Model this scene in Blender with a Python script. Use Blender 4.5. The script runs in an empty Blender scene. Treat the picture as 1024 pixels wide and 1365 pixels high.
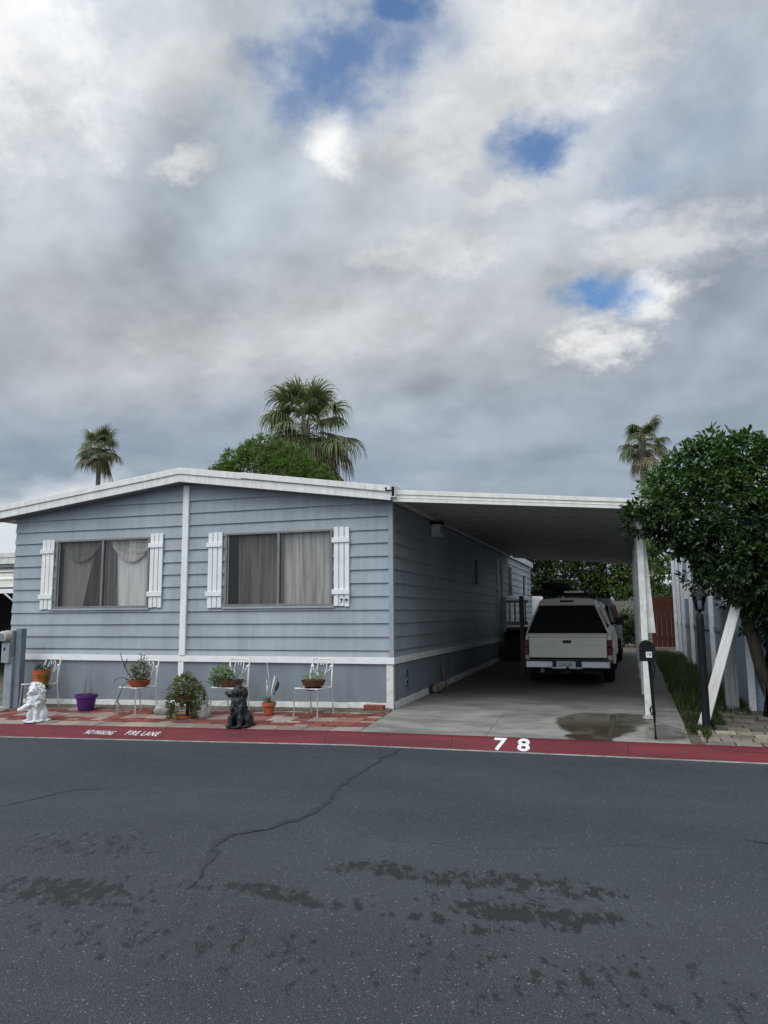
import bpy, bmesh, math, random
from mathutils import Vector, Matrix, noise
random.seed(7)
sc = bpy.context.scene
col = sc.collection
R = math.radians
V = Vector

# ------------------------------------------------------------------ helpers
def sl(x): return .016 * max(-14., min(x, 0.))
def zg(x, y):
    y = min(y, 40.)
    return sl(x) + (.053 * max(y, -1.66) if y < 0 else .015 * y)
def zroad(x): return -.222 + sl(x)

def tag(o, label=None, cat=None, group=None, kind=None):
    if label: o['label'] = label
    if cat: o['category'] = cat
    if group: o['group'] = group
    if kind: o['kind'] = kind
    return o

def empty(name, loc, label, cat, group=None, rz=0.):
    o = bpy.data.objects.new(name, None); col.objects.link(o)
    o.location = loc; o.rotation_euler = (0, 0, rz); o.empty_display_size = .1
    return tag(o, label, cat, group)

def link(name, me, m=None, parent=None, loc=None):
    o = bpy.data.objects.new(name, me); col.objects.link(o)
    if m is not None:
        ms = m if isinstance(m, (list, tuple)) else [m]
        for k in ms: me.materials.append(k)
    if parent: o.parent = parent
    if loc: o.location = loc
    return o

def obj(name, bm, m, parent=None, smooth=False, bevel=0., loc=None, angle=35):
    me = bpy.data.meshes.new(name)
    bm.normal_update()
    bm.to_mesh(me); bm.free()
    if smooth:
        me.polygons.foreach_set('use_smooth', [True] * len(me.polygons))
        if smooth != 'all': me.set_sharp_from_angle(angle=R(angle))
    o = link(name, me, m, parent, loc)
    if bevel:
        md = o.modifiers.new('bevel', 'BEVEL'); md.width = bevel; md.segments = 2
        md.limit_method = 'ANGLE'; md.angle_limit = R(40)
    return o

def copy_tree(o, parent=None):
    c = o.copy(); col.objects.link(c)
    if parent: c.parent = parent
    for ch in list(o.children): copy_tree(ch, c)
    return c

def B(): return bmesh.new()
def box(bm, x0, x1, y0, y1, z0, z1, mi=0, M=None):
    vs = [V((x, y, z)) for z in (z0, z1) for y in (y0, y1) for x in (x0, x1)]
    if M: vs = [M @ v for v in vs]
    v = [bm.verts.new(p) for p in vs]
    for f in ((0, 2, 3, 1), (4, 5, 7, 6), (0, 1, 5, 4), (2, 6, 7, 3), (0, 4, 6, 2), (1, 3, 7, 5)):
        fc = bm.faces.new([v[i] for i in f]); fc.material_index = mi
def face(bm, pts, mi=0):
    f = bm.faces.new([bm.verts.new(p) for p in pts]); f.material_index = mi; return f
def frame_of(d):
    d = d.normalized()
    a = V((0, 0, 1)) if abs(d.z) < .9 else V((1, 0, 0))
    u = d.cross(a).normalized(); return u, u.cross(d)
def tube(bm, pts, r, n=8, caps=True, mi=0, flat=1.):
    pts = [V(p) for p in pts]; rings = []
    rr = r if isinstance(r, (list, tuple)) else [r] * len(pts)
    u = None
    for i, p in enumerate(pts):
        d = pts[min(i + 1, len(pts) - 1)] - pts[max(i - 1, 0)]
        if d.length < 1e-7: d = V((0, 0, 1))
        d.normalize()
        if u is None: u, w = frame_of(d)
        else:
            u = (u - d * u.dot(d)); u = u.normalized() if u.length > 1e-5 else frame_of(d)[0]
            w = d.cross(u)
        rings.append([bm.verts.new(p + (u * math.cos(2 * math.pi * k / n) + w * flat * math.sin(2 * math.pi * k / n)) * rr[i]) for k in range(n)])
    for a, b in zip(rings, rings[1:]):
        for k in range(n):
            bm.faces.new((a[k], a[(k + 1) % n], b[(k + 1) % n], b[k])).material_index = mi
    if caps:
        bm.faces.new(rings[0][::-1]).material_index = mi; bm.faces.new(rings[-1]).material_index = mi
def lathe(bm, prof, n=24, c=(0, 0, 0), mi=0, M=None):
    rings = []
    for r, z in prof:
        ring = []
        for k in range(n):
            a = 2 * math.pi * k / n
            p = V((c[0] + r * math.cos(a), c[1] + r * math.sin(a), c[2] + z))
            if M: p = M @ p
            ring.append(bm.verts.new(p))
        rings.append(ring)
    for a, b in zip(rings, rings[1:]):
        for k in range(n):
            bm.faces.new((a[k], a[(k + 1) % n], b[(k + 1) % n], b[k])).material_index = mi
    bm.faces.new(rings[0][::-1]).material_index = mi; bm.faces.new(rings[-1]).material_index = mi
def loft(bm, rings, caps=True, mi=0, closed=True):
    rs = [[bm.verts.new(p) for p in r] for r in rings]
    n = len(rs[0])
    for a, b in zip(rs, rs[1:]):
        for k in range(n if closed else n - 1):
            bm.faces.new((a[k], a[(k + 1) % n], b[(k + 1) % n], b[k])).material_index = mi
    if caps:
        bm.faces.new(rs[0][::-1]).material_index = mi; bm.faces.new(rs[-1]).material_index = mi
    bmesh.ops.recalc_face_normals(bm, faces=bm.faces)
def prism_x(bm, poly, x0, x1, mi=0):      # poly in (y, z)
    loft(bm, [[V((x0, p[0], p[1])) for p in poly], [V((x1, p[0], p[1])) for p in poly]], mi=mi)
def prism_y(bm, poly, y0, y1, mi=0):      # poly in (x, z)
    loft(bm, [[V((p[0], y0, p[1])) for p in poly], [V((p[0], y1, p[1])) for p in poly]], mi=mi)

def text_obj(name, txt, size, m, parent, mat4, thick=.002, spacing=1., bold=0.):
    cu = bpy.data.curves.new(name, 'FONT'); cu.body = txt; cu.size = size; cu.extrude = thick
    cu.align_x = 'CENTER'; cu.align_y = 'CENTER'; cu.space_character = spacing; cu.offset = bold
    t = bpy.data.objects.new(name + '_src', cu); col.objects.link(t)
    dg = bpy.context.evaluated_depsgraph_get(); dg.update()
    me = bpy.data.meshes.new_from_object(t.evaluated_get(dg))
    bpy.data.objects.remove(t); bpy.data.curves.remove(cu)
    me.transform(mat4); me.name = name
    return link(name, me, m, parent)

# ------------------------------------------------------------------ materials
def hexc(r, g, b):
    f = lambda c: (c / 255 / 12.92) if c / 255 <= .04045 else ((c / 255 + .055) / 1.055) ** 2.4
    return (f(r), f(g), f(b))
class NT:
    def __init__(s, name):
        s.m = bpy.data.materials.new(name); s.m.use_nodes = True
        s.t = s.m.node_tree; s.t.nodes.clear()
        s.out = s.n('ShaderNodeOutputMaterial')
    def n(s, typ, **kw):
        nd = s.t.nodes.new(typ)
        for k, v in kw.items():
            if k.startswith('i_'):
                key = k[2:]
                key = int(key) if key.isdigit() else key.replace('_', ' ')
                s.set(nd.inputs[key], v)
            else: setattr(nd, k, v)
        return nd
    def set(s, inp, v):
        if isinstance(v, bpy.types.NodeSocket): s.t.links.new(v, inp)
        elif isinstance(v, (tuple, list)) and len(v) == 3 and inp.type == 'RGBA': inp.default_value = (*v, 1)
        else: inp.default_value = v
    def l(s, a, b): s.t.links.new(a, b)
    def math(s, op, a, b=0., c=None, clamp=False):
        nd = s.n('ShaderNodeMath', operation=op, use_clamp=clamp)
        s.set(nd.inputs[0], a); s.set(nd.inputs[1], b)
        if c is not None: s.set(nd.inputs[2], c)
        return nd.outputs[0]
    def vm(s, op, a, b=(0, 0, 0)):
        nd = s.n('ShaderNodeVectorMath', operation=op); s.set(nd.inputs[0], a)
        if op == 'SCALE': s.set(nd.inputs['Scale'], b)
        else: s.set(nd.inputs[1], b)
        return nd.outputs['Value'] if op in ('LENGTH', 'DOT_PRODUCT', 'DISTANCE') else nd.outputs[0]
    def mix(s, f, a, b, mode='MIX'):
        nd = s.n('ShaderNodeMix', data_type='RGBA', blend_type=mode)
        s.set(nd.inputs[0], f); s.set(nd.inputs[6], a); s.set(nd.inputs[7], b); return nd.outputs[2]
    def noise(s, vec, scale, detail=4, rough=.55, out='Fac', dist=0.):
        nd = s.n('ShaderNodeTexNoise'); s.set(nd.inputs['Vector'], vec)
        nd.inputs['Scale'].default_value = scale; nd.inputs['Detail'].default_value = detail
        nd.inputs['Roughness'].default_value = rough; nd.inputs['Distortion'].default_value = dist
        return nd.outputs[out]
    def ss(s, x, a, b, lo=0., hi=1.):
        nd = s.n('ShaderNodeMapRange', interpolation_type='SMOOTHSTEP', clamp=True)
        s.set(nd.inputs[0], x); nd.inputs[1].default_value = a; nd.inputs[2].default_value = b
        nd.inputs[3].default_value = lo; nd.inputs[4].default_value = hi
        return nd.outputs[0]
    def pos(s): return s.n('ShaderNodeNewGeometry').outputs['Position']
    def ocoord(s): return s.n('ShaderNodeTexCoord').outputs['Object']
    def scalev(s, v, sx, sy, sz):
        return s.vm('MULTIPLY', v, (sx, sy, sz))
    def bsdf(s, color, rough=.6, metal=0., spec=.35, normal=None, alpha=None):
        b = s.n('ShaderNodeBsdfPrincipled')
        s.set(b.inputs['Base Color'], color); s.set(b.inputs['Roughness'], rough)
        s.set(b.inputs['Metallic'], metal); s.set(b.inputs['Specular IOR Level'], spec)
        if normal is not None: s.l(normal, b.inputs['Normal'])
        return b.outputs[0]
    def bump(s, h, strength=.3, dist=.01):
        nd = s.n('ShaderNodeBump'); s.set(nd.inputs['Height'], h)
        nd.inputs['Strength'].default_value = strength; nd.inputs['Distance'].default_value = dist
        return nd.outputs[0]
    def done(s, sh): s.l(sh, s.out.inputs[0]); return s.m

def paint(name, c, rough=.55, var=.10, scale=3., bump=.1, bs=80., metal=0., spec=.3, dirt=0., dirtc=(.07, .06, .05), stretch=(1, 1, 1)):
    n = NT(name); p = n.scalev(n.pos(), *stretch)
    f = n.noise(p, scale, 6, .6)
    f2 = n.noise(p, scale * 9, 3, .6)
    k = n.math('ADD', n.math('MULTIPLY', f, .7), n.math('MULTIPLY', f2, .3))
    lo = tuple(x * (1 - var * 1.6) for x in c); hi = tuple(min(1, x * (1 + var * 1.6)) for x in c)
    cc = n.mix(n.ss(k, .3, .7), lo, hi)
    if dirt:
        d = n.ss(n.noise(p, scale * 2.3, 8, .7), .52, .75)
        cc = n.mix(n.math('MULTIPLY', d, dirt), cc, dirtc)
    nm = n.bump(n.noise(p, bs, 3), bump, .005) if bump else None
    rg = n.math('ADD', rough - .08, n.math('MULTIPLY', f2, .16))
    return n.done(n.bsdf(cc, rg, metal, spec, nm))

def leafmat(name, c0, c1, trans=.35, rough=.45):
    n = NT(name)
    a = n.n('ShaderNodeAttribute', attribute_name='tint').outputs['Fac']
    c = n.mix(a, c0, c1)
    b = n.bsdf(c, rough, 0, .3)
    t = n.n('ShaderNodeBsdfTranslucent'); n.set(t.inputs[0], n.mix(.5, c, (c1[0] * 1.3, c1[1] * 1.3, c1[2] * .6)))
    m = n.n('ShaderNodeMixShader'); m.inputs[0].default_value = trans
    n.l(b, m.inputs[1]); n.l(t.outputs[0], m.inputs[2])
    return n.done(m.outputs[0])

def glassmat(name, tint=(.9, .9, .9), fac=1.0, rough=.02):
    n = NT(name)
    tr = n.n('ShaderNodeBsdfTransparent'); n.set(tr.inputs[0], tint)
    gl = n.n('ShaderNodeBsdfGlossy'); n.set(gl.inputs[0], (.95, .97, 1)); gl.inputs['Roughness'].default_value = rough
    fr = n.n('ShaderNodeFresnel'); fr.inputs[0].default_value = 1.5
    m = n.n('ShaderNodeMixShader'); n.l(n.math('MULTIPLY', fr.outputs[0], fac), m.inputs[0])
    n.l(tr.outputs[0], m.inputs[1]); n.l(gl.outputs[0], m.inputs[2])
    return n.done(m.outputs[0])

def screenmat(name, c, op):
    n = NT(name)
    tr = n.n('ShaderNodeBsdfTransparent'); d = n.n('ShaderNodeBsdfDiffuse'); n.set(d.inputs[0], c)
    m = n.n('ShaderNodeMixShader'); m.inputs[0].default_value = op
    n.l(tr.outputs[0], m.inputs[1]); n.l(d.outputs[0], m.inputs[2])
    return n.done(m.outputs[0])

def m_siding(name, c):
    n = NT(name); p = n.pos()
    st = n.noise(n.scalev(p, 1.2, 1.2, .5), 1.1, 6, .6)
    ver = n.noise(n.scalev(p, 7, 7, .7), 1.6, 5, .65)          # faint vertical rain streaks
    k = n.math('ADD', n.math('MULTIPLY', st, .6), n.math('MULTIPLY', ver, .4))
    cc = n.mix(n.ss(k, .32, .68), tuple(x * .84 for x in c), tuple(x * 1.13 for x in c))
    pale = n.ss(n.noise(n.scalev(p, 2, 2, 5), 2.5, 7, .7), .60, .78)
    cc = n.mix(n.math('MULTIPLY', pale, .22), cc, (c[0] * 1.6, c[1] * 1.5, c[2] * 1.4))
    dk = n.ss(n.noise(n.scalev(p, 1, 1, 9), 3.1, 7, .7), .63, .8)
    cc = n.mix(n.math('MULTIPLY', dk, .3), cc, tuple(x * .5 for x in c))
    bm_ = n.bump(n.noise(n.scalev(p, 3, 3, 40), 6, 4), .12, .004)
    return n.done(n.bsdf(cc, .5, 0, .35, bm_))

def m_asphalt():
    n = NT('asphalt'); p = n.pos()
    big = n.noise(n.scalev(p, .5, 1.2, 1), .55, 5, .6)
    mid = n.noise(p, 3.5, 6, .65)
    agg = n.n('ShaderNodeTexVoronoi'); n.set(agg.inputs['Vector'], p); agg.inputs['Scale'].default_value = 135.
    rnd = n.n('ShaderNodeSeparateColor'); n.l(agg.outputs['Color'], rnd.inputs[0])
    grain = n.noise(p, 260, 3, .6)
    sy = n.n('ShaderNodeSeparateXYZ'); n.l(p, sy.inputs[0])
    near = n.ss(sy.outputs[1], -7.6, -2.3)                      # stretch beside the kerb is smoother and bluer
    base = n.mix(near, (.052, .0625, .070), (.050, .065, .074))
    base = n.mix(n.ss(big, .3, .7), n.mix(.78, (0, 0, 0), base), n.mix(.1, base, (.14, .14, .14)))
    base = n.mix(n.math('MULTIPLY', n.ss(mid, .35, .75), .28), base, (.03, .034, .038))
    # loose pale stones in the binder
    st = n.math('MULTIPLY', n.ss(rnd.outputs[0], .72, 1.), n.ss(agg.outputs['Distance'], .0045, .001))
    st2 = n.math('MULTIPLY', n.ss(grain, .5, .78), .55)
    stc = n.math('MULTIPLY', n.math('MAXIMUM', n.math('MULTIPLY', n.ss(rnd.outputs[0], .55, 1.), .8), st2), n.ss(near, 1.2, -.1, .25, .8))
    base = n.mix(n.math('MULTIPLY', stc, .75), base, (.115, .12, .118))
    bright = n.ss(rnd.outputs[1], .985, .995)
    base = n.mix(n.math('MULTIPLY', bright, .65), base, (.32, .32, .30))
    # tarry wet blotches
    q = n.vm('ADD', p, n.vm('SCALE', n.vm('SUBTRACT', n.noise(p, 1.7, 4, .6, 'Color'), (.5, .5, .5)), .5))
    blobs = [((2.78, -6.68), (.75, .20), 1.), ((2.35, -6.24), (.85, .20), .82), ((1.45, -6.82), (.72, .13), .95), ((.2, -7.1), (.75, .34), .82), ((1.85, -6.22), (.36, .22), 1.),
             ((2.95, -6.25), (.45, .24), .75), ((-.4, -6.3), (.8, .4), .6), ((4.95, -2.2), (.35, .7), 1.), ((1.2, -7.55), (1.8, .45), .5), ((3.0, -7.4), (1.4, .5), .48), ((2.4, -6.95), (.5, .14), .7), ((.9, -5.6), (1.2, .3), .35)]
    acc = None
    for (cx, cy), (sx, sy_), w in blobs:
        d = n.vm('LENGTH', n.vm('MULTIPLY', n.vm('SUBTRACT', q, (cx, cy, 0)), (1 / sx, 1 / sy_, 0)))
        v = n.ss(d, 1.5, .2, 0, w)
        acc = v if acc is None else n.math('MAXIMUM', acc, v)
    pr_ = n.n('ShaderNodeVectorRotate', rotation_type='Z_AXIS', i_Vector=p, i_Angle=-.305).outputs[0]
    fine = n.noise(n.scalev(pr_, 1.35, .62, 1), 12, 10, .74)
    wet = n.ss(n.math('ADD', n.math('MULTIPLY', acc, .245), fine), .65, .70)
    speck = n.ss(n.noise(n.scalev(pr_, 1.3, .65, 1), 7, 9, .76), .665, .69)
    speck = n.math('MULTIPLY', speck, n.ss(near, .75, .2))
    wet = n.math('MAXIMUM', wet, speck)
    base = n.mix(n.math('MULTIPLY', wet, .86), base, (.014, .018, .020))
    rough = n.math('SUBTRACT', .86, n.math('MULTIPLY', wet, .22))
    h = n.math('ADD', n.math('MULTIPLY', agg.outputs['Distance'], -20.), n.math('MULTIPLY', grain, .5))
    return n.done(n.bsdf(base, rough, 0, .28, n.bump(h, .5, .004)))

def m_concrete():
    n = NT('driveway_concrete'); p = n.pos()
    a = n.noise(n.scalev(p, .8, 1.6, 1), 1.3, 7, .65); b = n.noise(p, 14, 5, .6)
    c = n.mix(n.ss(a, .3, .7), (.125, .122, .108), (.31, .305, .275))
    c = n.mix(n.math('MULTIPLY', n.ss(b, .45, .75), .35), c, (.15, .145, .13))
    xyz = n.n('ShaderNodeSeparateXYZ'); n.l(p, xyz.inputs[0])
    st = n.ss(n.noise(n.scalev(p, .5, 1.8, 1), 1.6, 6, .7), .5, .72)
    c = n.mix(n.math('MULTIPLY', st, .6), c, (.085, .075, .062))
    carport_shade = n.math('MULTIPLY', n.ss(xyz.outputs[1], .2, 3.0), .9)   # carport shade painted into the slab colour, deepening towards the back
    c = n.mix(carport_shade, c, (.06, .056, .048))
    # joints
    for y0 in (2.2, 6.4, 10.6):
        j = n.ss(n.math('ABSOLUTE', n.math('SUBTRACT', xyz.outputs[1], y0)), .014, .006)
        c = n.mix(n.math('MULTIPLY', j, .7), c, (.03, .03, .028))
    jx = n.ss(n.math('ABSOLUTE', n.math('SUBTRACT', xyz.outputs[0], n.math('ADD', 1.62, n.math('MULTIPLY', n.noise(p, 2.5, 3), .08)))), .010, .003)
    c = n.mix(n.math('MULTIPLY', jx, n.ss(xyz.outputs[1], .4, -.2, 0, .6)), c, (.04, .04, .036))
    q = n.vm('ADD', p, n.vm('SCALE', n.vm('SUBTRACT', n.noise(p, 2.6, 5, .6, 'Color'), (.5, .5, .5)), .42))
    acc = None
    for (cx, cy), (sx, sy), w in [((2.93, -.55), (.50, .85), 1.), ((2.92, -1.3), (.30, .42), 1.), ((3.3, -.2), (.35, .5), .9), ((3.75, -1.0), (.22, .5), .8)]:
        d = n.vm('LENGTH', n.vm('MULTIPLY', n.vm('SUBTRACT', q, (cx, cy, 0)), (1 / sx, 1 / sy, 0)))
        v = n.ss(d, 1.08, .88, 0, w); acc = v if acc is None else n.math('MAXIMUM', acc, v)
    wet = acc
    c = n.mix(n.math('MULTIPLY', wet, .88), c, (.040, .031, .015))
    pool = n.math('MULTIPLY', wet, n.ss(n.noise(p, 2.2, 3), .34, .46))
    rough = n.math('SUBTRACT', .85, n.math('MULTIPLY', pool, .78))
    bs = n.math('MULTIPLY', n.math('SUBTRACT', 1., wet), 1.)
    h = n.math('MULTIPLY', n.math('ADD', n.noise(p, 120, 4), n.math('MULTIPLY', a, 1.5)), bs)
    return n.done(n.bsdf(c, rough, 0, .45, n.bump(h, .3, .004)))

def m_attr(name, rough=.8, bump=.35, bs=70, spec=.25, grime=.35):
    n = NT(name); p = n.pos()
    a = n.n('ShaderNodeAttribute', attribute_name='col').outputs['Color']
    k = n.noise(p, 9, 6, .65)
    c = n.mix(n.ss(k, .3, .75), n.mix(.75, (0.02, .02, .02), a), a)
    c = n.mix(n.math('MULTIPLY', n.ss(n.noise(p, 3.1, 7, .7), .46, .72), grime), c, (.085, .075, .065))
    return n.done(n.bsdf(c, rough, 0, spec, n.bump(n.noise(p, bs, 4), bump, .004)))

def m_kerb():
    n = NT('red_kerb_paint'); p = n.pos()
    c = n.mix(n.ss(n.noise(n.scalev(p, .4, 3, 3), 2.2, 6, .65), .3, .7), (.088, .009, .013), (.148, .014, .022))
    w = n.ss(n.noise(n.scalev(p, .6, 2, 2), 16, 8, .74), .565, .63)
    c = n.mix(n.math('MULTIPLY', w, .8), c, (.075, .04, .038))
    ch_ = n.ss(n.noise(p, 31, 6, .7), .67, .70)
    c = n.mix(n.math('MULTIPLY', ch_, .8), c, (.16, .14, .135))
    w2 = n.ss(n.noise(n.scalev(p, .5, 2, 2), 8, 6, .7), .60, .74)
    c = n.mix(n.math('MULTIPLY', w2, .35), c, (.16, .085, .085))
    xyz = n.n('ShaderNodeSeparateXYZ'); n.l(p, xyz.inputs[0])
    dk = n.math('MULTIPLY', n.ss(xyz.outputs[0], 2.15, 2.3), n.ss(xyz.outputs[0], 3.3, 3.1))
    c = n.mix(n.math('MULTIPLY', dk, .55), c, (.09, .006, .012))
    for x0 in (-5.2, -2.7, -.35, 1.28, 3.32, 6.):
        j = n.ss(n.math('ABSOLUTE', n.math('SUBTRACT', xyz.outputs[0], x0)), .012, .004)
        c = n.mix(n.math('MULTIPLY', j, .8), c, (.03, .012, .012))
    return n.done(n.bsdf(c, .6, 0, .3, n.bump(n.noise(p, 90, 4), .4, .004)))

def m_worn_white():
    n = NT('worn_white_paint'); p = n.pos()
    w = n.ss(n.noise(p, 55, 6, .7), .56, .64)
    c = n.mix(n.math('MULTIPLY', w, .75), (.68, .70, .70), (.35, .08, .09))
    return n.done(n.bsdf(c, .6, 0, .3))

def m_bark(name, a, b, sc_=18):
    n = NT(name); p = n.pos()
    k = n.noise(n.scalev(p, 1, 1, .35), sc_, 6, .7)
    return n.done(n.bsdf(n.mix(n.ss(k, .3, .7), a, b), .9, 0, .1, n.bump(k, .8, .02)))

def m_wood(name, a, b, axis=2):
    n = NT(name); p = n.ocoord(); s_ = [14, 14, 14]; s_[axis] = .9
    k = n.noise(n.scalev(p, *s_), 2.5, 6, .65)
    return n.done(n.bsdf(n.mix(n.ss(k, .3, .7), a, b), .8, 0, .2, n.bump(k, .4, .006)))

def m_curtain(name, a, b, glow=0):
    n = NT(name); p = n.pos()
    k = n.noise(n.scalev(p, 9, 1, .5), 1.7, 5, .6)
    lace = n.noise(n.scalev(p, 1, 1, 1.3), 9, 4, .6)
    c = n.mix(n.ss(k, .32, .68), a, b)
    c = n.mix(n.math('MULTIPLY', n.ss(lace, .5, .7), .22), c, a)
    return n.done(n.bsdf(c, .9, 0, .1))

MT = {}
MT['siding'] = m_siding('siding_blue_grey', (.306, .345, .368))
def m_skirt():
    n = NT('skirting_blue_grey'); p = n.pos(); c0 = (.205, .235, .262)
    k = n.noise(n.scalev(p, 1.5, 1.5, .6), 1.6, 6, .6)
    c = n.mix(n.ss(k, .3, .7), tuple(x * .86 for x in c0), tuple(x * 1.12 for x in c0))
    z = n.n('ShaderNodeSeparateXYZ'); n.l(p, z.inputs[0])
    sp = n.math('MULTIPLY', n.ss(z.outputs[2], .38, .02), n.ss(n.noise(p, 9, 8, .7), .42, .66))     # rain-splashed soil low down
    c = n.mix(n.math('MULTIPLY', sp, .5), c, (.16, .14, .115))
    st = n.ss(n.noise(n.scalev(p, 6, 6, .5), 2., 6, .7), .56, .74)
    c = n.mix(n.math('MULTIPLY', st, .25), c, (.30, .32, .33))
    return n.done(n.bsdf(c, .55, 0, .3, n.bump(n.noise(p, 50, 4), .1, .004)))
MT['skirt'] = m_skirt()
MT['white'] = paint('trim_white', (.76, .77, .76), .5, .05, 4., .1, 60, dirt=.16, dirtc=(.35, .34, .31))
MT['white_old'] = paint('weathered_white', (.64, .635, .60), .6, .12, 6., .3, 60, dirt=.5, dirtc=(.22, .20, .17))
MT['fascia'] = paint('fascia_white', (.73, .725, .69), .5, .08, 3., .1, 50, dirt=.35, dirtc=(.36, .34, .30), stretch=(3.5, 3.5, .7))
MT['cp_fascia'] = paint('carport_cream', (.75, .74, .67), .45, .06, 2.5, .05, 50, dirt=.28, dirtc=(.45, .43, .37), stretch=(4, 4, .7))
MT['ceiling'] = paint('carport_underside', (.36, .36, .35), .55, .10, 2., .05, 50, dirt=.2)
MT['soffit'] = paint('soffit_grey', (.16, .18, .20), .6, .1, 4)
MT['roof'] = paint('roof_white', (.6, .6, .58), .6, .1, 2., .3, 40, dirt=.3)
MT['frame'] = paint('window_frame_grey', (.20, .195, .19), .45, .1, 6, .05, metal=.3)
MT['dark'] = paint('dark_void', (.012, .012, .013), .8, .2, 5, 0)
MT['black'] = paint('black_metal', (.006, .0065, .0075), .55, .3, 6, .2, 90, spec=.22)
MT['blackplastic'] = paint('black_plastic', (.02, .02, .021), .55, .2, 6, .1)
MT['tyre'] = paint('tyre_rubber', (.018, .018, .018), .85, .3, 10, .3)
MT['wire'] = paint('wire_white', (.72, .72, .70), .5, .1, 14, .1, dirt=.3, dirtc=(.35, .25, .17))
MT['terracotta'] = paint('terracotta', hexc(176, 92, 58), .8, .18, 9, .2, dirt=.25, dirtc=(.30, .22, .17))
MT['terracotta2'] = paint('terracotta_dark', hexc(138, 70, 46), .8, .2, 9, .2, dirt=.35, dirtc=(.06, .04, .03))
MT['basket'] = paint('basket_brown', hexc(92, 62, 44), .85, .25, 20, .5, dirt=.35)
MT['purple'] = paint('purple_plastic', hexc(78, 36, 104), .42, .1, 5, .05, spec=.4, dirt=.1)
MT['soil'] = paint('soil', (.045, .034, .026), .95, .35, 14, .8, 60)
MT['soilstrip'] = paint('soil_strip_earth', (.13, .115, .09), .95, .35, 8, .9, 50, dirt=.5, dirtc=(.05, .042, .033))
MT['statue_w'] = paint('statue_white', (.72, .73, .73), .55, .10, 22, .3, 90, dirt=.55, dirtc=(.30, .31, .32))
MT['statue_b'] = paint('statue_black', (.013, .015, .017), .45, .3, 12, .3, 90, spec=.45)
MT['rock'] = paint('rock_grey', (.30, .29, .26), .85, .2, 10, .7, 40, dirt=.35)
MT['brick'] = paint('brick_red', (.22, .06, .045), .85, .2, 18, .5, dirt=.2)
MT['truck'] = paint('truck_beige', (.70, .665, .54), .35, .03, 2., .0, spec=.5, dirt=.10, dirtc=(.22, .20, .17))
MT['canopy'] = paint('canopy_beige', (.56, .53, .44), .4, .04, 2., .0, spec=.45, dirt=.1)
MT['tint'] = paint('tinted_glass', (.006, .006, .007), .06, .1, 3, 0, spec=.5)
MT['chrome'] = paint('chrome', (.62, .62, .62), .22, .06, 9, .05, metal=.9, dirt=.15)
MT['redlens'] = paint('red_lens', (.11, .006, .008), .2, .15, 12, .0, spec=.5)
MT['plate'] = paint('plate_white', (.50, .51, .52), .5, .05, 10, 0)
MT['plateink'] = paint('plate_ink', (.12, .125, .14), .5, .1, 10, 0)
MT['silver'] = paint('rim_silver', (.35, .35, .36), .4, .1, 9, 0, metal=.6)
MT['suv'] = paint('vehicle_white', (.30, .30, .30), .35, .03, 3, 0, spec=.5)
MT['galv'] = paint('pedestal_grey', hexc(140, 148, 152), .5, .1, 6, .1, metal=.1, dirt=.2)
MT['galv_d'] = paint('pedestal_dark_grey', hexc(112, 121, 130), .5, .1, 6, .1, metal=.1, dirt=.2)  # darker grey for the riser, meter dial and neighbouring carport parts
MT['meterglass'] = paint('meter_glass', (.42, .41, .38), .18, .2, 20, 0, spec=.5, dirt=.4)
MT['bluegrey'] = paint('neighbour_blue_grey', hexc(124, 139, 156), .6, .1, 2., .1, dirt=.15)
MT['whitegrey'] = paint('batten_grey_white', (.55, .57, .58), .6, .1, 5, .15, dirt=.3)
MT['greypost'] = m_wood('grey_post_wood', (.13, .14, .14), (.23, .24, .24))
MT['plank'] = m_wood('white_plank', (.50, .48, .44), (.66, .65, .62))
MT['brownwood'] = m_wood('brown_wood', (.10, .075, .062), (.18, .135, .115))
MT['redwood'] = m_wood('redwood_boards', (.045, .014, .010), (.085, .027, .017))
MT['greywood'] = m_wood('grey_fence_wood', (.11, .105, .095), (.20, .19, .17), 0)
MT['darkwood'] = m_wood('dark_lumber', (.02, .018, .015), (.06, .05, .04), 1)
MT['bark'] = m_bark('citrus_bark', (.03, .026, .022), (.075, .062, .05))
MT['palmbark'] = m_bark('palm_bark', (.10, .085, .07), (.25, .225, .195), 7)
MT['twig'] = m_bark('twig_grey', (.10, .085, .07), (.2, .17, .14), 30)
MT['worn'] = m_worn_white()
MT['asphalt'] = m_asphalt()
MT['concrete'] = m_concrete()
MT['kerb'] = m_kerb()
MT['gutter'] = paint('gutter_concrete', (.23, .23, .22), .85, .25, 7, .5, 60, dirt=.9, dirtc=(.06, .065, .07))
MT['crack'] = paint('crack_tar', (.026, .032, .037), .7, .3, 12, .5, 60)
MT['paver'] = m_attr('patio_paver')
MT['flag'] = m_attr('flagstone', grime=.55)
MT['ground'] = paint('bare_earth', (.12, .105, .08), .95, .25, 1.2, .8, 20, dirt=.5, dirtc=(.06, .065, .035))
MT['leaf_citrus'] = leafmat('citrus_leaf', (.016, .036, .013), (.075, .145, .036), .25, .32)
MT['leaf_round'] = leafmat('round_tree_leaf', (.025, .052, .012), (.115, .185, .04), .35)
MT['leaf_back'] = leafmat('back_tree_leaf', (.018, .03, .010), (.085, .125, .026), .3)
MT['leaf_shrub'] = leafmat('shrub_leaf', (.018, .03, .014), (.06, .085, .035), .3)
MT['leaf_olive'] = leafmat('olive_leaf', (.05, .06, .025), (.19, .22, .085), .3)
MT['leaf_green'] = leafmat('fresh_leaf', (.05, .09, .02), (.18, .27, .07), .3)
MT['leaf_yellow'] = leafmat('yellow_leaf', (.13, .10, .018), (.36, .28, .05), .3)
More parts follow.
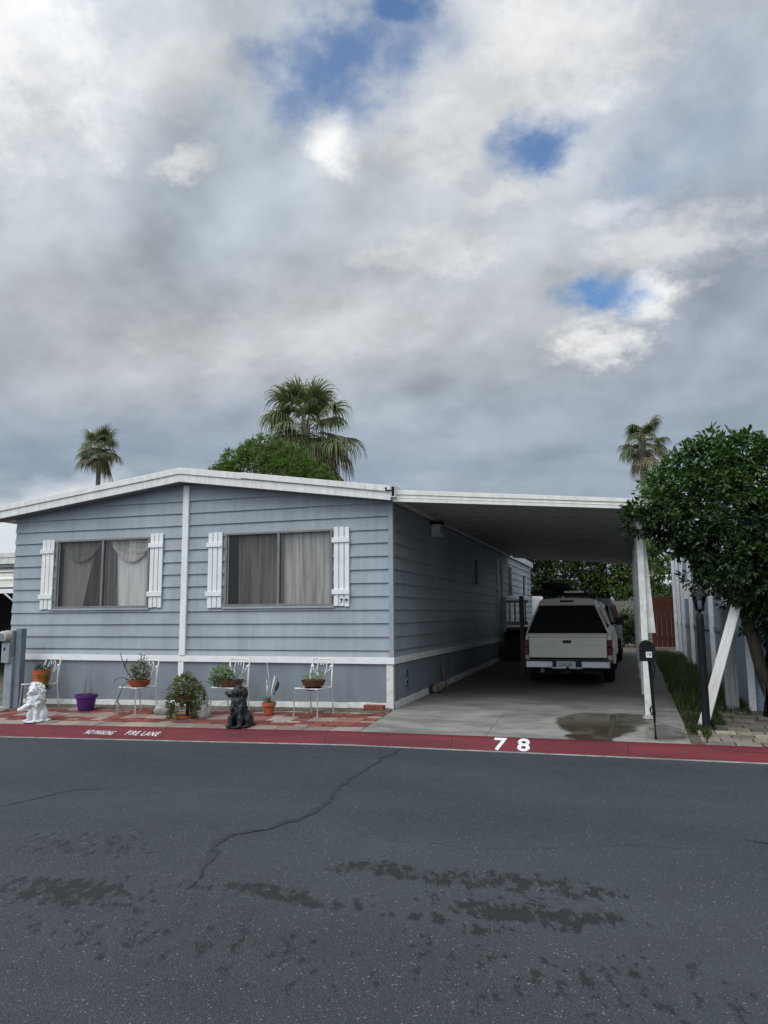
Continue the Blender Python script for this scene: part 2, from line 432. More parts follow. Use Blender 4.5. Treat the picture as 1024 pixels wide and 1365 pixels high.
MT['succ'] = leafmat('succulent_leaf', (.08, .09, .055), (.24, .27, .17), .2)
MT['palm_leaf'] = leafmat('palm_frond', (.045, .06, .022), (.17, .20, .085), .25)
MT['palm_dead'] = leafmat('palm_dead_frond', (.075, .068, .04), (.25, .22, .12), .25)
MT['litter'] = leafmat('leaf_litter', (.05, .035, .02), (.16, .11, .05), .1, .7)
MT['grass'] = leafmat('grass_blade', (.022, .038, .011), (.085, .115, .032), .3)
MT['curtain_a'] = m_curtain('curtain_cream', (.62, .60, .57), (.84, .82, .78))
MT['curtain_b'] = m_curtain('curtain_taupe', (.34, .32, .295), (.66, .63, .59))
MT['curtain_c'] = m_curtain('curtain_brown', (.12, .112, .107), (.30, .285, .27))
MT['glass'] = glassmat('window_glass', (.93, .93, .92), .6)
MT['screen'] = screenmat('insect_screen', (.07, .068, .066), .46)
MT['lampglass'] = glassmat('lantern_glass', (.8, .82, .85), 1.)
MT['sticker'] = paint('sticker_white', (.75, .76, .78), .5, .03, 9, 0)

# ------------------------------------------------------------------ leaf building
class Leaves:
    def __init__(s): s.v = []; s.f = []; s.t = []
    def leaf(s, p, d, up, L, W, tint, droop=.15):
        d = d.normalized(); w = d.cross(up)
        w = w.normalized() if w.length > 1e-4 else frame_of(d)[0]
        nrm = w.cross(d)
        i = len(s.v)
        s.v += [p, p + d * L * .5 + w * W * .5 - nrm * W * .12, p + d * L - nrm * L * droop, p + d * L * .5 - w * W * .5 - nrm * W * .12, p + d * L * .5 + nrm * W * .1]
        s.f += [(i, i + 1, i + 4), (i + 1, i + 2, i + 4), (i + 2, i + 3, i + 4), (i + 3, i, i + 4)]
        s.t += [tint] * 5
    def strip(s, pts, w, side, tint):
        i = len(s.v); n = len(pts)
        for k, p in enumerate(pts):
            ww = w * (1 - .85 * (k / (n - 1)) ** 1.5)
            s.v += [p - side * ww * .5, p + side * ww * .5]; s.t += [tint, tint]
        for k in range(n - 1): s.f.append((i + 2 * k, i + 2 * k + 1, i + 2 * k + 3, i + 2 * k + 2))
    def build(s, name, m, parent=None):
        me = bpy.data.meshes.new(name)
        me.from_pydata([tuple(p) for p in s.v], [], s.f)
        a = me.attributes.new('tint', 'FLOAT', 'POINT')
        a.data.foreach_set('value', [min(1., max(0., t)) for t in s.t])
        return link(name, me, m, parent)
def rvec():
    while True:
        p = V((random.uniform(-1, 1), random.uniform(-1, 1), random.uniform(-1, 1)))
        if .05 < p.length < 1: return p.normalized()
def sprig(Lv, p, out, n, L, W, t0, spread=.9):
    for k in range(n):
        d = (out * .8 + rvec() * spread).normalized()
        q = p + d * L * random.uniform(0, .5) + rvec() * L * .35
        up = (V((0, 0, 1)) + rvec() * .6).normalized()
        Lv.leaf(q, d, up, L * random.uniform(.7, 1.2), W * random.uniform(.8, 1.2), t0 + random.uniform(-.22, .25), random.uniform(.05, .35))
def crown(Lv, lobes, per_area, n, L, W, shade_lo=None, base=.35, inner=.25, spread=.9, wild=.03):
    zs = [c[2] - r for c, r in lobes]; ze = [c[2] + r for c, r in lobes]
    z0, z1 = min(zs), max(ze)
    for c, r in lobes:
        c = V(c)
        cnt = int(per_area * 4 * math.pi * r * r)
        tl = random.uniform(-.14, .14)
        for k in range(cnt):
            d = rvec()
            rad = r * (random.uniform(.82, 1.08) if random.random() > inner else random.uniform(.4, .85))
            if random.random() < wild: rad = r * random.uniform(1.1, 1.5)
            p = c + d * rad
            if any((p - V(c2)).length < r2 * .62 for c2, r2 in lobes if V(c2) != c): continue
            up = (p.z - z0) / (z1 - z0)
            t = base + tl + .34 * d.z + .30 * (up - .5) + .25 * noise.noise(p * 2.1) + (-.2 if rad < r * .8 else 0)  # paler lobe tops and darker inner leaves put light and shade into tint
            sprig(Lv, p, d, n, L, W, t, spread)
def fill_lobes(center, rad, n, r0, r1, sq=(1, 1, 1)):
    out = []
    for k in range(n):
        d = rvec(); q = random.uniform(.55, 1.) ** .5
        out.append(((center[0] + d.x * rad * q * sq[0], center[1] + d.y * rad * q * sq[1], center[2] + d.z * rad * q * sq[2]), random.uniform(r0, r1)))
    return out
def branches(bm, base, pts, r0):
    for e, mid in pts:
        tube(bm, [base, mid, e], [r0, r0 * .6, r0 * .2], 6)

# ------------------------------------------------------------------ remeshed figures
def blob_mesh(name, shapes, voxel, m, parent=None, rough=0., rfreq=20., smooth_it=4):
    bm = B()
    for s in shapes:
        if s[0] == 'e':          # ellipsoid: centre, radii, rotation
            _, c, r, *rot = s
            Mx = Matrix.Translation(V(c))
            if rot: Mx = Mx @ Matrix.Rotation(rot[0][1], 4, rot[0][0])
            Mx = Mx @ Matrix.Diagonal(V((*r, 1)))
            bmesh.ops.create_icosphere(bm, subdivisions=3, radius=1., matrix=Mx)
        else:                    # limb: points and radii
            _, pts, rr = s
            tube(bm, pts, rr, 12)
            for p, q in zip(pts, rr):
                bmesh.ops.create_icosphere(bm, subdivisions=2, radius=q * .98, matrix=Matrix.Translation(V(p)))
    bmesh.ops.recalc_face_normals(bm, faces=bm.faces)
    me = bpy.data.meshes.new(name + '_src'); bm.to_mesh(me); bm.free()
    t = bpy.data.objects.new(name + '_src', me); col.objects.link(t)
    md = t.modifiers.new('r', 'REMESH'); md.mode = 'VOXEL'; md.voxel_size = voxel
    sm = t.modifiers.new('s', 'SMOOTH'); sm.iterations = smooth_it; sm.factor = .5
    dg = bpy.context.evaluated_depsgraph_get(); dg.update()
    me2 = bpy.data.meshes.new_from_object(t.evaluated_get(dg)); me2.name = name
    bpy.data.objects.remove(t); bpy.data.meshes.remove(me)
    if rough:
        for v in me2.vertices:
            a = rough(v.co) if callable(rough) else rough
            if a: v.co += v.normal * a * noise.fractal(v.co * rfreq, .6, 2., 3)
    me2.polygons.foreach_set('use_smooth', [True] * len(me2.polygons))
    return link(name, me2, m, parent)

# ================================================================== SETTING
def sheet(name, xs, ys, zf, m):
    bm = B()
    g = [[bm.verts.new((x, y, zf(x, y))) for x in xs] for y in ys]
    for a, b in zip(g, g[1:]):
        for k in range(len(xs) - 1): bm.faces.new((a[k], a[k + 1], b[k + 1], b[k]))
    return tag(obj(name, bm, m, smooth='all'), kind='structure')
def yin(x): return -1.66 + .012 * max(-12, min(x, 12))
def yfoot(x): return -1.83 + (.03 * max(x, -8) if x < 0 else .012 * min(x, 12))
XS = [-400, -150, -60, -30, -20, -14, -10, -8, -6, -4, -2, 0, 2, 4, 6, 8, 12, 20, 40, 100, 400]
sheet('road', XS, [-400, -100, -40, -20, -12, -9, -7, -5, -3.5, -1.75], lambda x, y: zroad(x) - .002, MT['asphalt'])
sheet('ground', XS, [-1.7, -1., 0, 3, 6, 10, 20, 30, 40, 60, 120, 400], lambda x, y: zg(x, y) - .035, MT['ground'])

# driveway slab
bm = B()
ys = [-1.655, -1., -.4, 0, 2, 5, 8, 11, 14]
g = [[bm.verts.new((x, y, zg(x, y) + .001)) for x in (.05, 1, 2, 3, 4.0)] for y in ys]
for a, b in zip(g, g[1:]):
    for k in range(4): bm.faces.new((a[k], a[k + 1], b[k + 1], b[k]))
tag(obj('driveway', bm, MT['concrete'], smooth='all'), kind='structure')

# kerb
bm = B(); gb = B()
xs = [-60 + i * 1.5 for i in range(81)]
rows = []
for x in xs:
    zi = zg(x, yin(x)); zr = zroad(x); yi, yf = yin(x), yfoot(x)
    rows.append([V((x, yi + .02, zi - .02)), V((x, yi, zi + .006)), V((x, yi - .05, zi + .002)), V((x, yi - .075, zi - .018)), V((x, yf + .02, zr + .018)), V((x, yf, zr + .003))])
loft(bm, rows, caps=False, closed=False)
kerb = tag(obj('kerb', bm, MT['kerb'], smooth='all'), kind='structure')
loft(gb, [[V((x, yfoot(x) + .003, zroad(x) + .004)), V((x, yfoot(x) - .045, zroad(x) + .003)), V((x, yfoot(x) - .05, zroad(x) - .01))] for x in xs], caps=False, closed=False)
tag(obj('gutter', gb, MT['gutter'], smooth='all'), kind='structure')
for o in (kerb,):
    pass
def kerb_mat(x, skew=0.):
    p1 = V((x, yin(x) - .075, zg(x, yin(x)) - .018)); p0 = V((x, yfoot(x) + .02, zroad(x) + .018))
    up = (p1 - p0).normalized(); r = V((1, .012, 0)).normalized(); nrm = r.cross(up).normalized()
    c = (p0 + p1) / 2 + nrm * .003
    Mx = Matrix(((r.x, up.x, nrm.x, c.x), (r.y, up.y, nrm.y, c.y), (r.z, up.z, nrm.z, c.z), (0, 0, 0, 1)))
    return Mx @ Matrix.Shear('XZ', 4, (0, 0)) if not skew else Mx @ Matrix(((1, skew, 0, 0), (0, 1, 0, 0), (0, 0, 1, 0), (0, 0, 0, 1)))
for ch, x in (('7', 1.865), ('8', 2.145)):
    text_obj('painted_number', ch, .235, MT['worn'], kerb, kerb_mat(x) @ Matrix.Diagonal(V((1.28, .92, 1, 1))), .001, 1., .006)
text_obj('painted_lettering', 'NO PARKING', .105, MT['worn'], kerb, kerb_mat(-3.70, .7) @ Matrix.Diagonal(V((.66, 1., 1, 1))), .001, 1.12, .0005)
text_obj('painted_lettering', 'FIRE LANE', .11, MT['worn'], kerb, kerb_mat(-3.02, .5) @ Matrix.Diagonal(V((.84, 1., 1, 1))), .001, 1.25, .001)

# sealed crack across the road
pts = [(.70, -1.95), (.69, -2.2), (.67, -2.87), (.68, -3.61), (.74, -4.28), (.85, -4.82), (.81, -5.21), (.71, -5.54), (.52, -5.78), (.51, -5.98), (.62, -6.27), (.71, -6.45), (.75, -6.63), (.82, -6.89)]
def ribbon(name, pts, w0, w1, sub=26, jig=.045):
    bm = B(); P = []
    for a, b in zip(pts, pts[1:]):
        for k in range(sub): P.append(V(a).lerp(V(b), k / sub))
    P.append(V(pts[-1])); L = []
    for i, p in enumerate(P):
        t = i / len(P)
        q = p.to_3d(); o = V((noise.noise(q * 4.1), noise.noise(q * 4.1 + V((9, 3, 1))), 0)) * jig
        w = (w0 + (w1 - w0) * t) * max(.08, 1 + 1.3 * noise.noise(q * 7 + V((3, 1, 7))) + .5 * noise.noise(q * 23))
        d = (P[min(i + 1, len(P) - 1)] - P[max(i - 1, 0)]).normalized(); s = V((-d.y, d.x, 0))
        c = V((p.x, p.y, 0)) + o
        L.append([c - s * w, c + s * w])
    for r in L:
        for v in r: v.z = zroad(v.x) + .0025
    loft(bm, L, caps=False, closed=False)
    return obj(name, bm, MT['crack'])
road = bpy.data.objects['road']
for nm, P_, a, b in (('crack', pts[:9], .014, .030), ('crack', pts[8:], .030, .006), ('crack', [(1.95, -5.58), (2.25, -5.66), (2.7, -5.5), (3.25, -5.29), (3.9, -5.2)], .0025, .0015),
                     ('crack', [(-1.95, -5.6), (-1.8, -5.1), (-1.72, -4.75), (-1.3, -4.6)], .012, .006), ('crack', [(4.1, -4.9), (4.35, -5.0), (4.6, -5.02)], .010, .006)):
    ribbon(nm, P_, a, b).parent = road

# brick patio (one paved surface)
def colour_faces(me_bm, cl): pass
class Pave:
    def __init__(s): s.bm = B(); s.cl = s.bm.loops.layers.float_color.new('col')
    def slab(s, x0, x1, y0, y1, c, h=.0, g=.006, jit=.004):
        rz = random.uniform(-.01, .01); dz = random.uniform(-jit, jit)
        cs = [(x0 + g, y0 + g), (x1 - g, y0 + g), (x1 - g, y1 - g), (x0 + g, y1 - g)]
        b = .006
        ci = [(x0 + g + b, y0 + g + b), (x1 - g - b, y0 + g + b), (x1 - g - b, y1 - g - b), (x0 + g + b, y1 - g - b)]
        lo = [s.bm.verts.new((x, y, zg(x, y) - .03)) for x, y in cs]
        mi = [s.bm.verts.new((x, y, zg(x, y) - .004 + h + dz)) for x, y in cs]
        hi = [s.bm.verts.new((x, y, zg(x, y) + .001 + h + dz)) for x, y in ci]
        fs = [s.bm.faces.new(hi)]
        for a, bb in ((lo, mi), (mi, hi)):
            for k in range(4): fs.append(s.bm.faces.new((a[k], a[(k + 1) % 4], bb[(k + 1) % 4], bb[k])))
        for f in fs:
            for l in f.loops: l[s.cl] = (*c, 1)
def vary(c, a=.15):
    k = random.uniform(1 - a, 1 + a); return tuple(min(1, x * k * random.uniform(.95, 1.05)) for x in c)
PALE = [(.34, .27, .23), (.37, .29, .255), (.30, .25, .215), (.40, .34, .28), (.31, .21, .19)]
RED = [(.19, .05, .04), (.23, .065, .05), (.16, .05, .04), (.25, .08, .06)]
pv = Pave()
y = -1.655
for ri, (h, kind) in enumerate([(.30, 'p'), (.33, 'r'), (.32, 'm'), (.33, 'r'), (.20, 'm')]):
    x = .04; i = 0
    while x > -11:
        if kind == 'p':
            w = .40; pv.slab(x - w, x, y, y + h, vary(random.choice(PALE)))
        elif kind == 'r' or (kind == 'm' and (i % 3 == 0)):
            w = .21
            n_ = 3; hh = h / n_
            for k in range(n_): pv.slab(x - w, x, y + k * hh, y + (k + 1) * hh, vary(random.choice(RED if random.random() < .9 else PALE), .25), g=.004)
        else:
            w = .40; pv.slab(x - w, x, y, y + h, vary(random.choice(PALE + [(.30, .13, .11)]), .2))
        x -= w; i += 1
    y += h
tag(obj('brick_patio', pv.bm, MT['paver']), kind='structure')
# soil between paving and skirting, with litter
bm = B()
for k in range(90):
    x0 = -11 + k * .1223; x1 = x0 + .1223
    f = lambda x: -.30 + .09 * noise.noise(V((x * 2.2, 0, 0)))
    face(bm, [V((x0, f(x0), zg(x0, f(x0)) + .006)), V((x1, f(x1), zg(x1, f(x1)) + .006)), V((x1, .02, zg(x1, 0) + .02)), V((x0, .02, zg(x0, 0) + .02))])
tag(obj('soil_strip', bm, MT['soilstrip']), kind='structure')
# flagstones right of the grass
pv = Pave(); y = -1.60; i = 0
TAN = [(.27, .235, .18), (.32, .28, .21), (.24, .21, .165), (.20, .18, .145)]
while y < 1.6:
    x = 4.14 + (i % 2) * -.12 + (.0 if y < -.9 else .34)
    while x < 9:
        w = random.uniform(.24, .34); c = vary(random.choice(TAN), .2)
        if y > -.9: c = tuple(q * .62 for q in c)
        if y < -.9 or random.random() < .75: pv.slab(max(x, 4.12), x + w, y, y + .2, c, g=.008, jit=.006, h=.012)
        x += w
    y += .205; i += 1
tag(obj('flagstone_paving', pv.bm, MT['flag']), kind='structure')

# ================================================================== HOUSE
EXP = .2032; ZB = .76; Z1 = .857
house = empty('mobile_home', (0, 0, 0), 'blue-grey mobile home with white trim and white shutters along the kerb', 'house')
W = 7.07; RX = -3.56
def rz_under(x):   # underside of roof at front wall
    return 3.60 - (x - RX) * .137 if x > RX else 3.60 + (x - RX) * .124
WINS = [(-6.15, -4.25, 1.535, 2.725), (-2.82, -.945, 1.535, 2.725)]
def bands(z0, z1, holes):
    zs = sorted({z0, z1} | {z for h in holes for z in (h[2], h[3]) if z0 < z < z1})
    return list(zip(zs, zs[1:]))
def spans(u0, u1, za, zb, holes):
    cuts = [(u0, u1)]
    for h in holes:
        if h[2] < zb - 1e-6 and h[3] > za + 1e-6:
            nc = []
            for a, b in cuts:
                if h[1] <= a or h[0] >= b: nc.append((a, b)); continue
                if a < h[0]: nc.append((a, h[0]))
                if h[1] < b: nc.append((h[1], b))
            cuts = nc
    return cuts
def siding(bm, u0, u1, zlist, holes, P, top=None, T0=.026, T1=-.001):
    def off(z, a, b): return T0 + (T1 - T0) * (z - a) / (b - a)
    for a, b in zip(zlist, zlist[1:]):
        for za, zb in bands(a, b, holes):
            for s0, s1 in spans(u0, u1, za, zb, holes):
                n = max(1, int((s1 - s0) / .5))
                for k in range(n):
                    p0 = s0 + (s1 - s0) * k / n; p1 = s0 + (s1 - s0) * (k + 1) / n
                    t0 = min(zb, top(p0)) if top else zb; t1 = min(zb, top(p1)) if top else zb
                    if t0 <= za and t1 <= za: continue
                    wob = lambda u, z: .004 * noise.noise(V((u * .9, z * 5, 3)))
                    q = [(p0, za), (p1, za), (p1, max(t1, za + 1e-4)), (p0, max(t0, za + 1e-4))]
                    face(bm, [P(u, z + (wob(u, a) if z == a else 0), off(z, a, b)) for u, z in q])
                    if za == a:
                        face(bm, [P(p0, a + wob(p0, a), T1 - .003), P(p1, a + wob(p1, a), T1 - .003), P(p1, a + wob(p1, a), T0), P(p0, a + wob(p0, a), T0)])
ZL = [ZB] + [Z1 + k * EXP for k in range(16)]
bm = B()
siding(bm, -W, -.02, ZL, WINS, lambda u, z, o: V((u, -o, z)), top=lambda u: rz_under(u) + .04)
obj('front_wall', bm, MT['siding'], house)
SW = [(6.34, 7.1, 2.05, 2.71), (9.75, 10.65, 1.05, 2.95), (11.9, 12.7, 1.9, 2.85), (15.1, 16.2, 1.95, 2.75)]
bm = B()
siding(bm, .02, 17.6, [z for z in ZL if z < 3.2], SW, lambda u, z, o: V((o, u, z)))
obj('side_wall', bm, MT['siding'], house)
bm = B()   # inner shell keeps daylight out
box(bm, -W, -.5, 17.55, 17.6, 0, 3.2); box(bm, -W, -W + .05, .02, 17.5, 0, 3.15)
face(bm, [V((-W, 17.61, 3.2)), V((-.0, 17.61, 3.2)), V((-3.56, 17.61, 3.62))])
face(bm, [V((-.5, 17.6, 0)), V((0.0, 17.6, 0)), V((0.0, 17.6, 3.2)), V((-.5, 17.6, 3.2))])
obj('rear_wall', bm, MT['siding'], house)
bm = B(); box(bm, -.035, .040, -.040, .035, ZB + .0, 3.13)
obj('corner_cap', bm, MT['siding'], house, bevel=.006)
# skirting
bm = B()
face(bm, [V((-W, -.004, -.13)), V((-.08, -.004, -.05)), V((-.08, -.004, .66)), V((-W, -.004, .66))])
face(bm, [V((.004, .05, -.02)), V((.004, 3.735, .05)), V((.004, 3.735, .66)), V((.004, .05, .66))])
face(bm, [V((.001, 3.735, .02)), V((.001, 3.755, .02)), V((.001, 3.755, .66)), V((.001, 3.735, .66))])
face(bm, [V((.004, 3.755, .02)), V((.004, 17.6, .05)), V((.004, 17.6, .66)), V((.004, 3.755, .66))])
obj('skirting', bm, MT['skirt'], house)
bm = B()
box(bm, -W, .046, -.046, .0, .657, .757); box(bm, .0, .044, .0, 3.735, .657, .7565); box(bm, .0, .042, 3.7365, 17.6, .654, .7535)
obj('band_trim', bm, MT['white'], house, bevel=.004)
bm = B()
box(bm, -.085, .022, -.022, .0, -.06, .655); box(bm, 0, .0205, .0, .055, -.03, .655)
obj('corner_board', bm, MT['white_old'], house, bevel=.004)
# lime-white footing strip, uneven
def strip(P0, P1, h0, nrm, nseg, t=.02):
    last = None; bm = B()
    for k in range(nseg + 1):
        q = P0.lerp(P1, k / nseg); z0 = zg(q.x, q.y) - .03
        zt = zg(q.x, q.y) + h0 + .012 * noise.noise(q * 3.1) ; w = t + .006 * noise.noise(q * 5)
        r = [V((q.x, q.y, z0)) + nrm * (w + .01), V((q.x, q.y, zt)) + nrm * w, V((q.x, q.y, zt + .005))]
        if last:
            for a in range(2): face(bm, [last[a], r[a], r[a + 1], last[a + 1]])
        last = r
    obj('footing_strip', bm, MT['white_old'], house)
strip(V((-W, 0, 0)), V((-.085, 0, 0)), .09, V((0, -1, 0)), 60)
strip(V((.0, .056, 0)), V((.0, 2.1, 0)), .09, V((1, 0, 0)), 24); strip(V((.0, 2.5, 0)), V((.0, 17.6, 0)), .09, V((1, 0, 0)), 80)
bm = B(); box(bm, RX - .055, RX + .055, -.058, -.0, .7575, 3.56); obj('ridge_trim', bm, MT['white'], house, bevel=.004)
bm = B(); box(bm, RX - .075, RX + .025, -.038, -.0, -.02, .655); obj('ridge_trim', bm, MT['white'], house, bevel=.004)

# roof
FY = -.27; XL, XR = -7.45, .075
ru = lambda x: rz_under(x)
bm = B()
prism_y(bm, [(XL, ru(XL)), (RX, ru(RX)), (XR, ru(XR)), (XR, ru(XR) + .19), (RX, ru(RX) + .21), (XL, ru(XL) + .19)], FY + .03, 17.9)
obj('roof', bm, MT['roof'], house)
bm = B()
prism_y(bm, [(XL - .004, ru(XL) - .012), (RX, ru(RX) - .012), (RX, ru(RX) + .115), (XL - .004, ru(XL) + .115)], FY, FY + .029)
prism_y(bm, [(RX, ru(RX) - .012), (XR + .004, ru(XR) - .012), (XR + .004, ru(XR) + .115), (RX, ru(RX) + .115)], FY - .001, FY + .0285)
obj('fascia', bm, MT['fascia'], house, bevel=.004)
bm = B()
prism_y(bm, [(XL - .01, ru(XL) + .117), (RX, ru(RX) + .117), (RX, ru(RX) + .222), (XL - .01, ru(XL) + .202)], FY - .022, FY + .06)
prism_y(bm, [(RX, ru(RX) + .117), (-2.42, ru(-2.42) + .115), (-2.42, ru(-2.42) + .218), (RX, ru(RX) + .222)], FY - .024, FY + .06)
prism_y(bm, [(-2.42, ru(-2.42) + .128), (XR + .012, ru(XR) + .112), (XR + .012, ru(XR) + .203), (-2.42, ru(-2.42) + .224)], FY - .032, FY + .06)
obj('gravel_stop', bm, MT['fascia'], house, bevel=.005)
bm = B()
prism_y(bm, [(XL + .02, ru(XL + .02) - .002), (RX, ru(RX) - .002), (XR - .02, ru(XR - .02) - .002), (XR - .02, ru(XR - .02) - .014), (RX, ru(RX) - .014), (XL + .02, ru(XL + .02) - .014)], FY + .031, .0)
obj('soffit', bm, MT['soffit'], house)
bm = B()
prism_y(bm, [(XR + .015, 3.13), (XR + .085, 3.13), (XR + .085, 3.30), (XR + .075, 3.30), (XR + .075, 3.14), (XR + .025, 3.14), (XR + .025, 3.26), (XR + .015, 3.26)], FY - .03, 12.)
obj('gutter_channel', bm, MT['white_old'], house)
bm = B(); box(bm, XR - .06, XR + .07, FY - .036, FY - .0335, 3.225, 3.245); box(bm, XR - .07, XR - .045, FY - .0365, FY - .0335, 3.235, 3.285); box(bm, XR + .026, XR + .074, FY - .02, FY - .01, 3.16, 3.29)
obj('gutter_gap', bm, MT['dark'], house)
bm = B(); lathe(bm, [(.04, 0), (.04, .12), (.07, .12), (.07, .16)], 12, (RX - .2, 1.2, ru(RX) + .2)); obj('roof_vent', bm, MT['fascia'], house)

# windows
def curtain_sheet(bm, x0, x1, ztop, zbot, y0, folds, amp, top=None, bottom=None, mi=0, n=60, shape=None):
    g = []
    for j in range(13):
        t = j / 12; row = []
        for i in range(n + 1):
            s = i / n
            xa, xb = (x0, x1) if shape is None else shape(t)
            x = xa + (xb - xa) * s
            z = ztop + (zbot - ztop) * t
            yy = y0 + amp * math.sin(s * folds * 2 * math.pi + 1.3 * noise.noise(V((s * 4, t * 1.5, x0)))) * (.5 + .5 * t) + amp * .6 * noise.noise(V((s * folds * 1.7, t * .8, 7)))
            row.append(bm.verts.new((x, yy, z)))
        g.append(row)
    for a, b in zip(g, g[1:]):
        for k in range(n): bm.faces.new((a[k], a[k + 1], b[k + 1], b[k])).material_index = mi
def swag(bm, x0, x1, z0, drop, y0, n=30):
    g = []
    for j in range(9):
        t = j / 8; row = []
        for i in range(n + 1):
            s = i / n; sag = 4 * s * (1 - s)
            x = x0 + (x1 - x0) * s
            z = z0 - t * (.05 + drop * sag)
            yy = y0 - .012 * math.sin(t * 5 * math.pi) - .015 * sag * t
            row.append(bm.verts.new((x, yy, z)))
        g.append(row)
    for a, b in zip(g, g[1:]):
        for k in range(n): bm.faces.new((a[k], a[k + 1], b[k + 1], b[k]))
def window(x0, x1, z0, z1, div, label):
    w = bpy.data.objects.new('window', None); col.objects.link(w); w.parent = house; w['label'] = label
    bm = B()
    e = .035
    box(bm, x0, x1, -.040, .03, z0, z0 + e); box(bm, x0, x1, -.039, .03, z1 - e, z1)
    box(bm, x0, x0 + e, -.0385, .03, z0 + e, z1 - e); box(bm, x1 - e, x1, -.0385, .03, z0 + e, z1 - e)
    box(bm, div - .022, div + .022, -.031, .03, z0 + e, z1 - e)
    obj('frame', bm, MT['frame'], w, bevel=.003)
    bm = B(); box(bm, x0 - .03, x1 + .03, -.05, .0, z0 - .035, z0 - .002); obj('sill', bm, MT['siding'], w, bevel=.003)
    bm = B()  # room shell
    for q in ([(x0, .03, z0), (x1, .03, z0), (x1, .6, z0), (x0, .6, z0)], [(x0, .03, z1), (x1, .03, z1), (x1, .6, z1), (x0, .6, z1)],
              [(x0, .03, z0), (x0, .6, z0), (x0, .6, z1), (x0, .03, z1)], [(x1, .03, z0), (x1, .6, z0), (x1, .6, z1), (x1, .03, z1)],
              [(x0, .6, z0), (x1, .6, z0), (x1, .6, z1), (x0, .6, z1)]):
        face(bm, [V(p) for p in q])
    obj('reveal', bm, MT['dark'], w)
    bm = B(); face(bm, [V((x0 + e, .005, z0 + e)), V((x1 - e, .005, z0 + e)), V((x1 - e, .005, z1 - e)), V((x0 + e, .005, z1 - e))])
    obj('pane', bm, MT['glass'], w)
    bm = B(); face(bm, [V((x0 + e, -.012, z0 + e)), V((div - .022, -.012, z0 + e)), V((div - .022, -.012, z1 - e)), V((x0 + e, -.012, z1 - e))])
    obj('screen', bm, MT['screen'], w)
    bm = B(); box(bm, x0 + e + .002, x0 + e + .03, -.02, -.008, z0 + e, z1 - e); obj('sash', bm, MT['frame'], w)
    bm = B(); box(bm, div + .03, div + .055, .008, .02, z0 + e, z1 - e); obj('sash', bm, MT['frame'], w)
    return w
w1 = window(*WINS[0][:2], 1.535, 2.725, -5.19, None)
w2 = window(*WINS[1][:2], 1.535, 2.725, -1.87, None)
bm = B(); curtain_sheet(bm, -6.08, -5.5, 2.70, 1.56, .10, 3, .008, shape=lambda t: (-6.09, -5.33 - .28 * t ** .8))
curtain_sheet(bm, -4.95, -4.28, 2.70, 1.56, .10, 2.5, .010, shape=lambda t: (-5.0 + .05 * t, -4.27))
obj('curtain', bm, MT['curtain_a'], w1, smooth='all')
bm = B(); curtain_sheet(bm, -5.6, -5.2, 2.70, 1.56, .075, 5, .022, shape=lambda t: (-5.38 - .26 * t, -5.12)); curtain_sheet(bm, -5.2, -4.95, 2.70, 1.56, .075, 4, .022, shape=lambda t: (-5.13, -5.0 + .07 * t))
obj('curtain', bm, MT['curtain_c'], w1, smooth='all')
bm = B(); swag(bm, -6.12, -5.28, 2.71, .32, .06); swag(bm, -5.1, -4.22, 2.72, .36, .06); swag(bm, -4.75, -4.2, 2.72, .22, .05)
obj('curtain_swag', bm, MT['curtain_b'], w1, smooth='all')
bm = B(); curtain_sheet(bm, -2.63, -1.88, 2.70, 1.55, .085, 7, .016); obj('curtain', bm, MT['curtain_b'], w2, smooth='all')
bm = B(); curtain_sheet(bm, -1.84, -.96, 2.70, 1.55, .06, 7.5, .014); obj('curtain', bm, MT['curtain_b'], w2, smooth='all')
# side wall openings
def side_open(y0, y1, z0, z1, kind):
    w = bpy.data.objects.new(kind, None); col.objects.link(w); w.parent = house
    bm = B(); e = .04
    box(bm, -.03, .034, y0, y0 + e, z0, z1); box(bm, -.03, .034, y1 - e, y1, z0, z1); box(bm, -.03, .033, y0 + e, y1 - e, z0, z0 + e); box(bm, -.03, .033, y0 + e, y1 - e, z1 - e, z1)
    obj('frame', bm, MT['whitegrey'], w, bevel=.003)
    bm = B(); face(bm, [V((-.01, y0, z0)), V((-.01, y1, z0)), V((-.01, y1, z1)), V((-.01, y0, z1))])
    obj('pane' if kind == 'window' else 'door_panel', bm, MT['tint'] if kind == 'window' else MT['whitegrey'], w)
    if kind == 'door':
        bm = B(); bmesh.ops.create_icosphere(bm, subdivisions=2, radius=.03, matrix=Matrix.Translation((.03, y0 + .12, z0 + .95))); obj('handle', bm, MT['silver'], w, smooth='all')
for a, k in zip(SW, ('window', 'door', 'window', 'window')): side_open(*a, k)
bm = B(); box(bm, .026, .20, 2.42, 2.62, 2.80, 3.03); obj('junction_box', bm, MT['white_old'], house, bevel=.012)
bm = B(); box(bm, .026, .23, 2.39, 2.66, 3.03, 3.075); box(bm, .2, .205, 2.45, 2.55, 2.86, 2.98); obj('box_cap', bm, MT['black'], house, bevel=.006)
for zc in (.5, .34):
    bm = B(); box(bm, .006, .02, .66, .83, zc - .065, zc + .065); o = obj('outlet_cover', bm, MT['skirt'], house, bevel=.004)
    bm = B(); box(bm, .02, .027, .72, .77, zc - .035, zc + .02); box(bm, .02, .026, .67, .82, zc - .062, zc - .052); obj('outlet', bm, MT['black'], o)
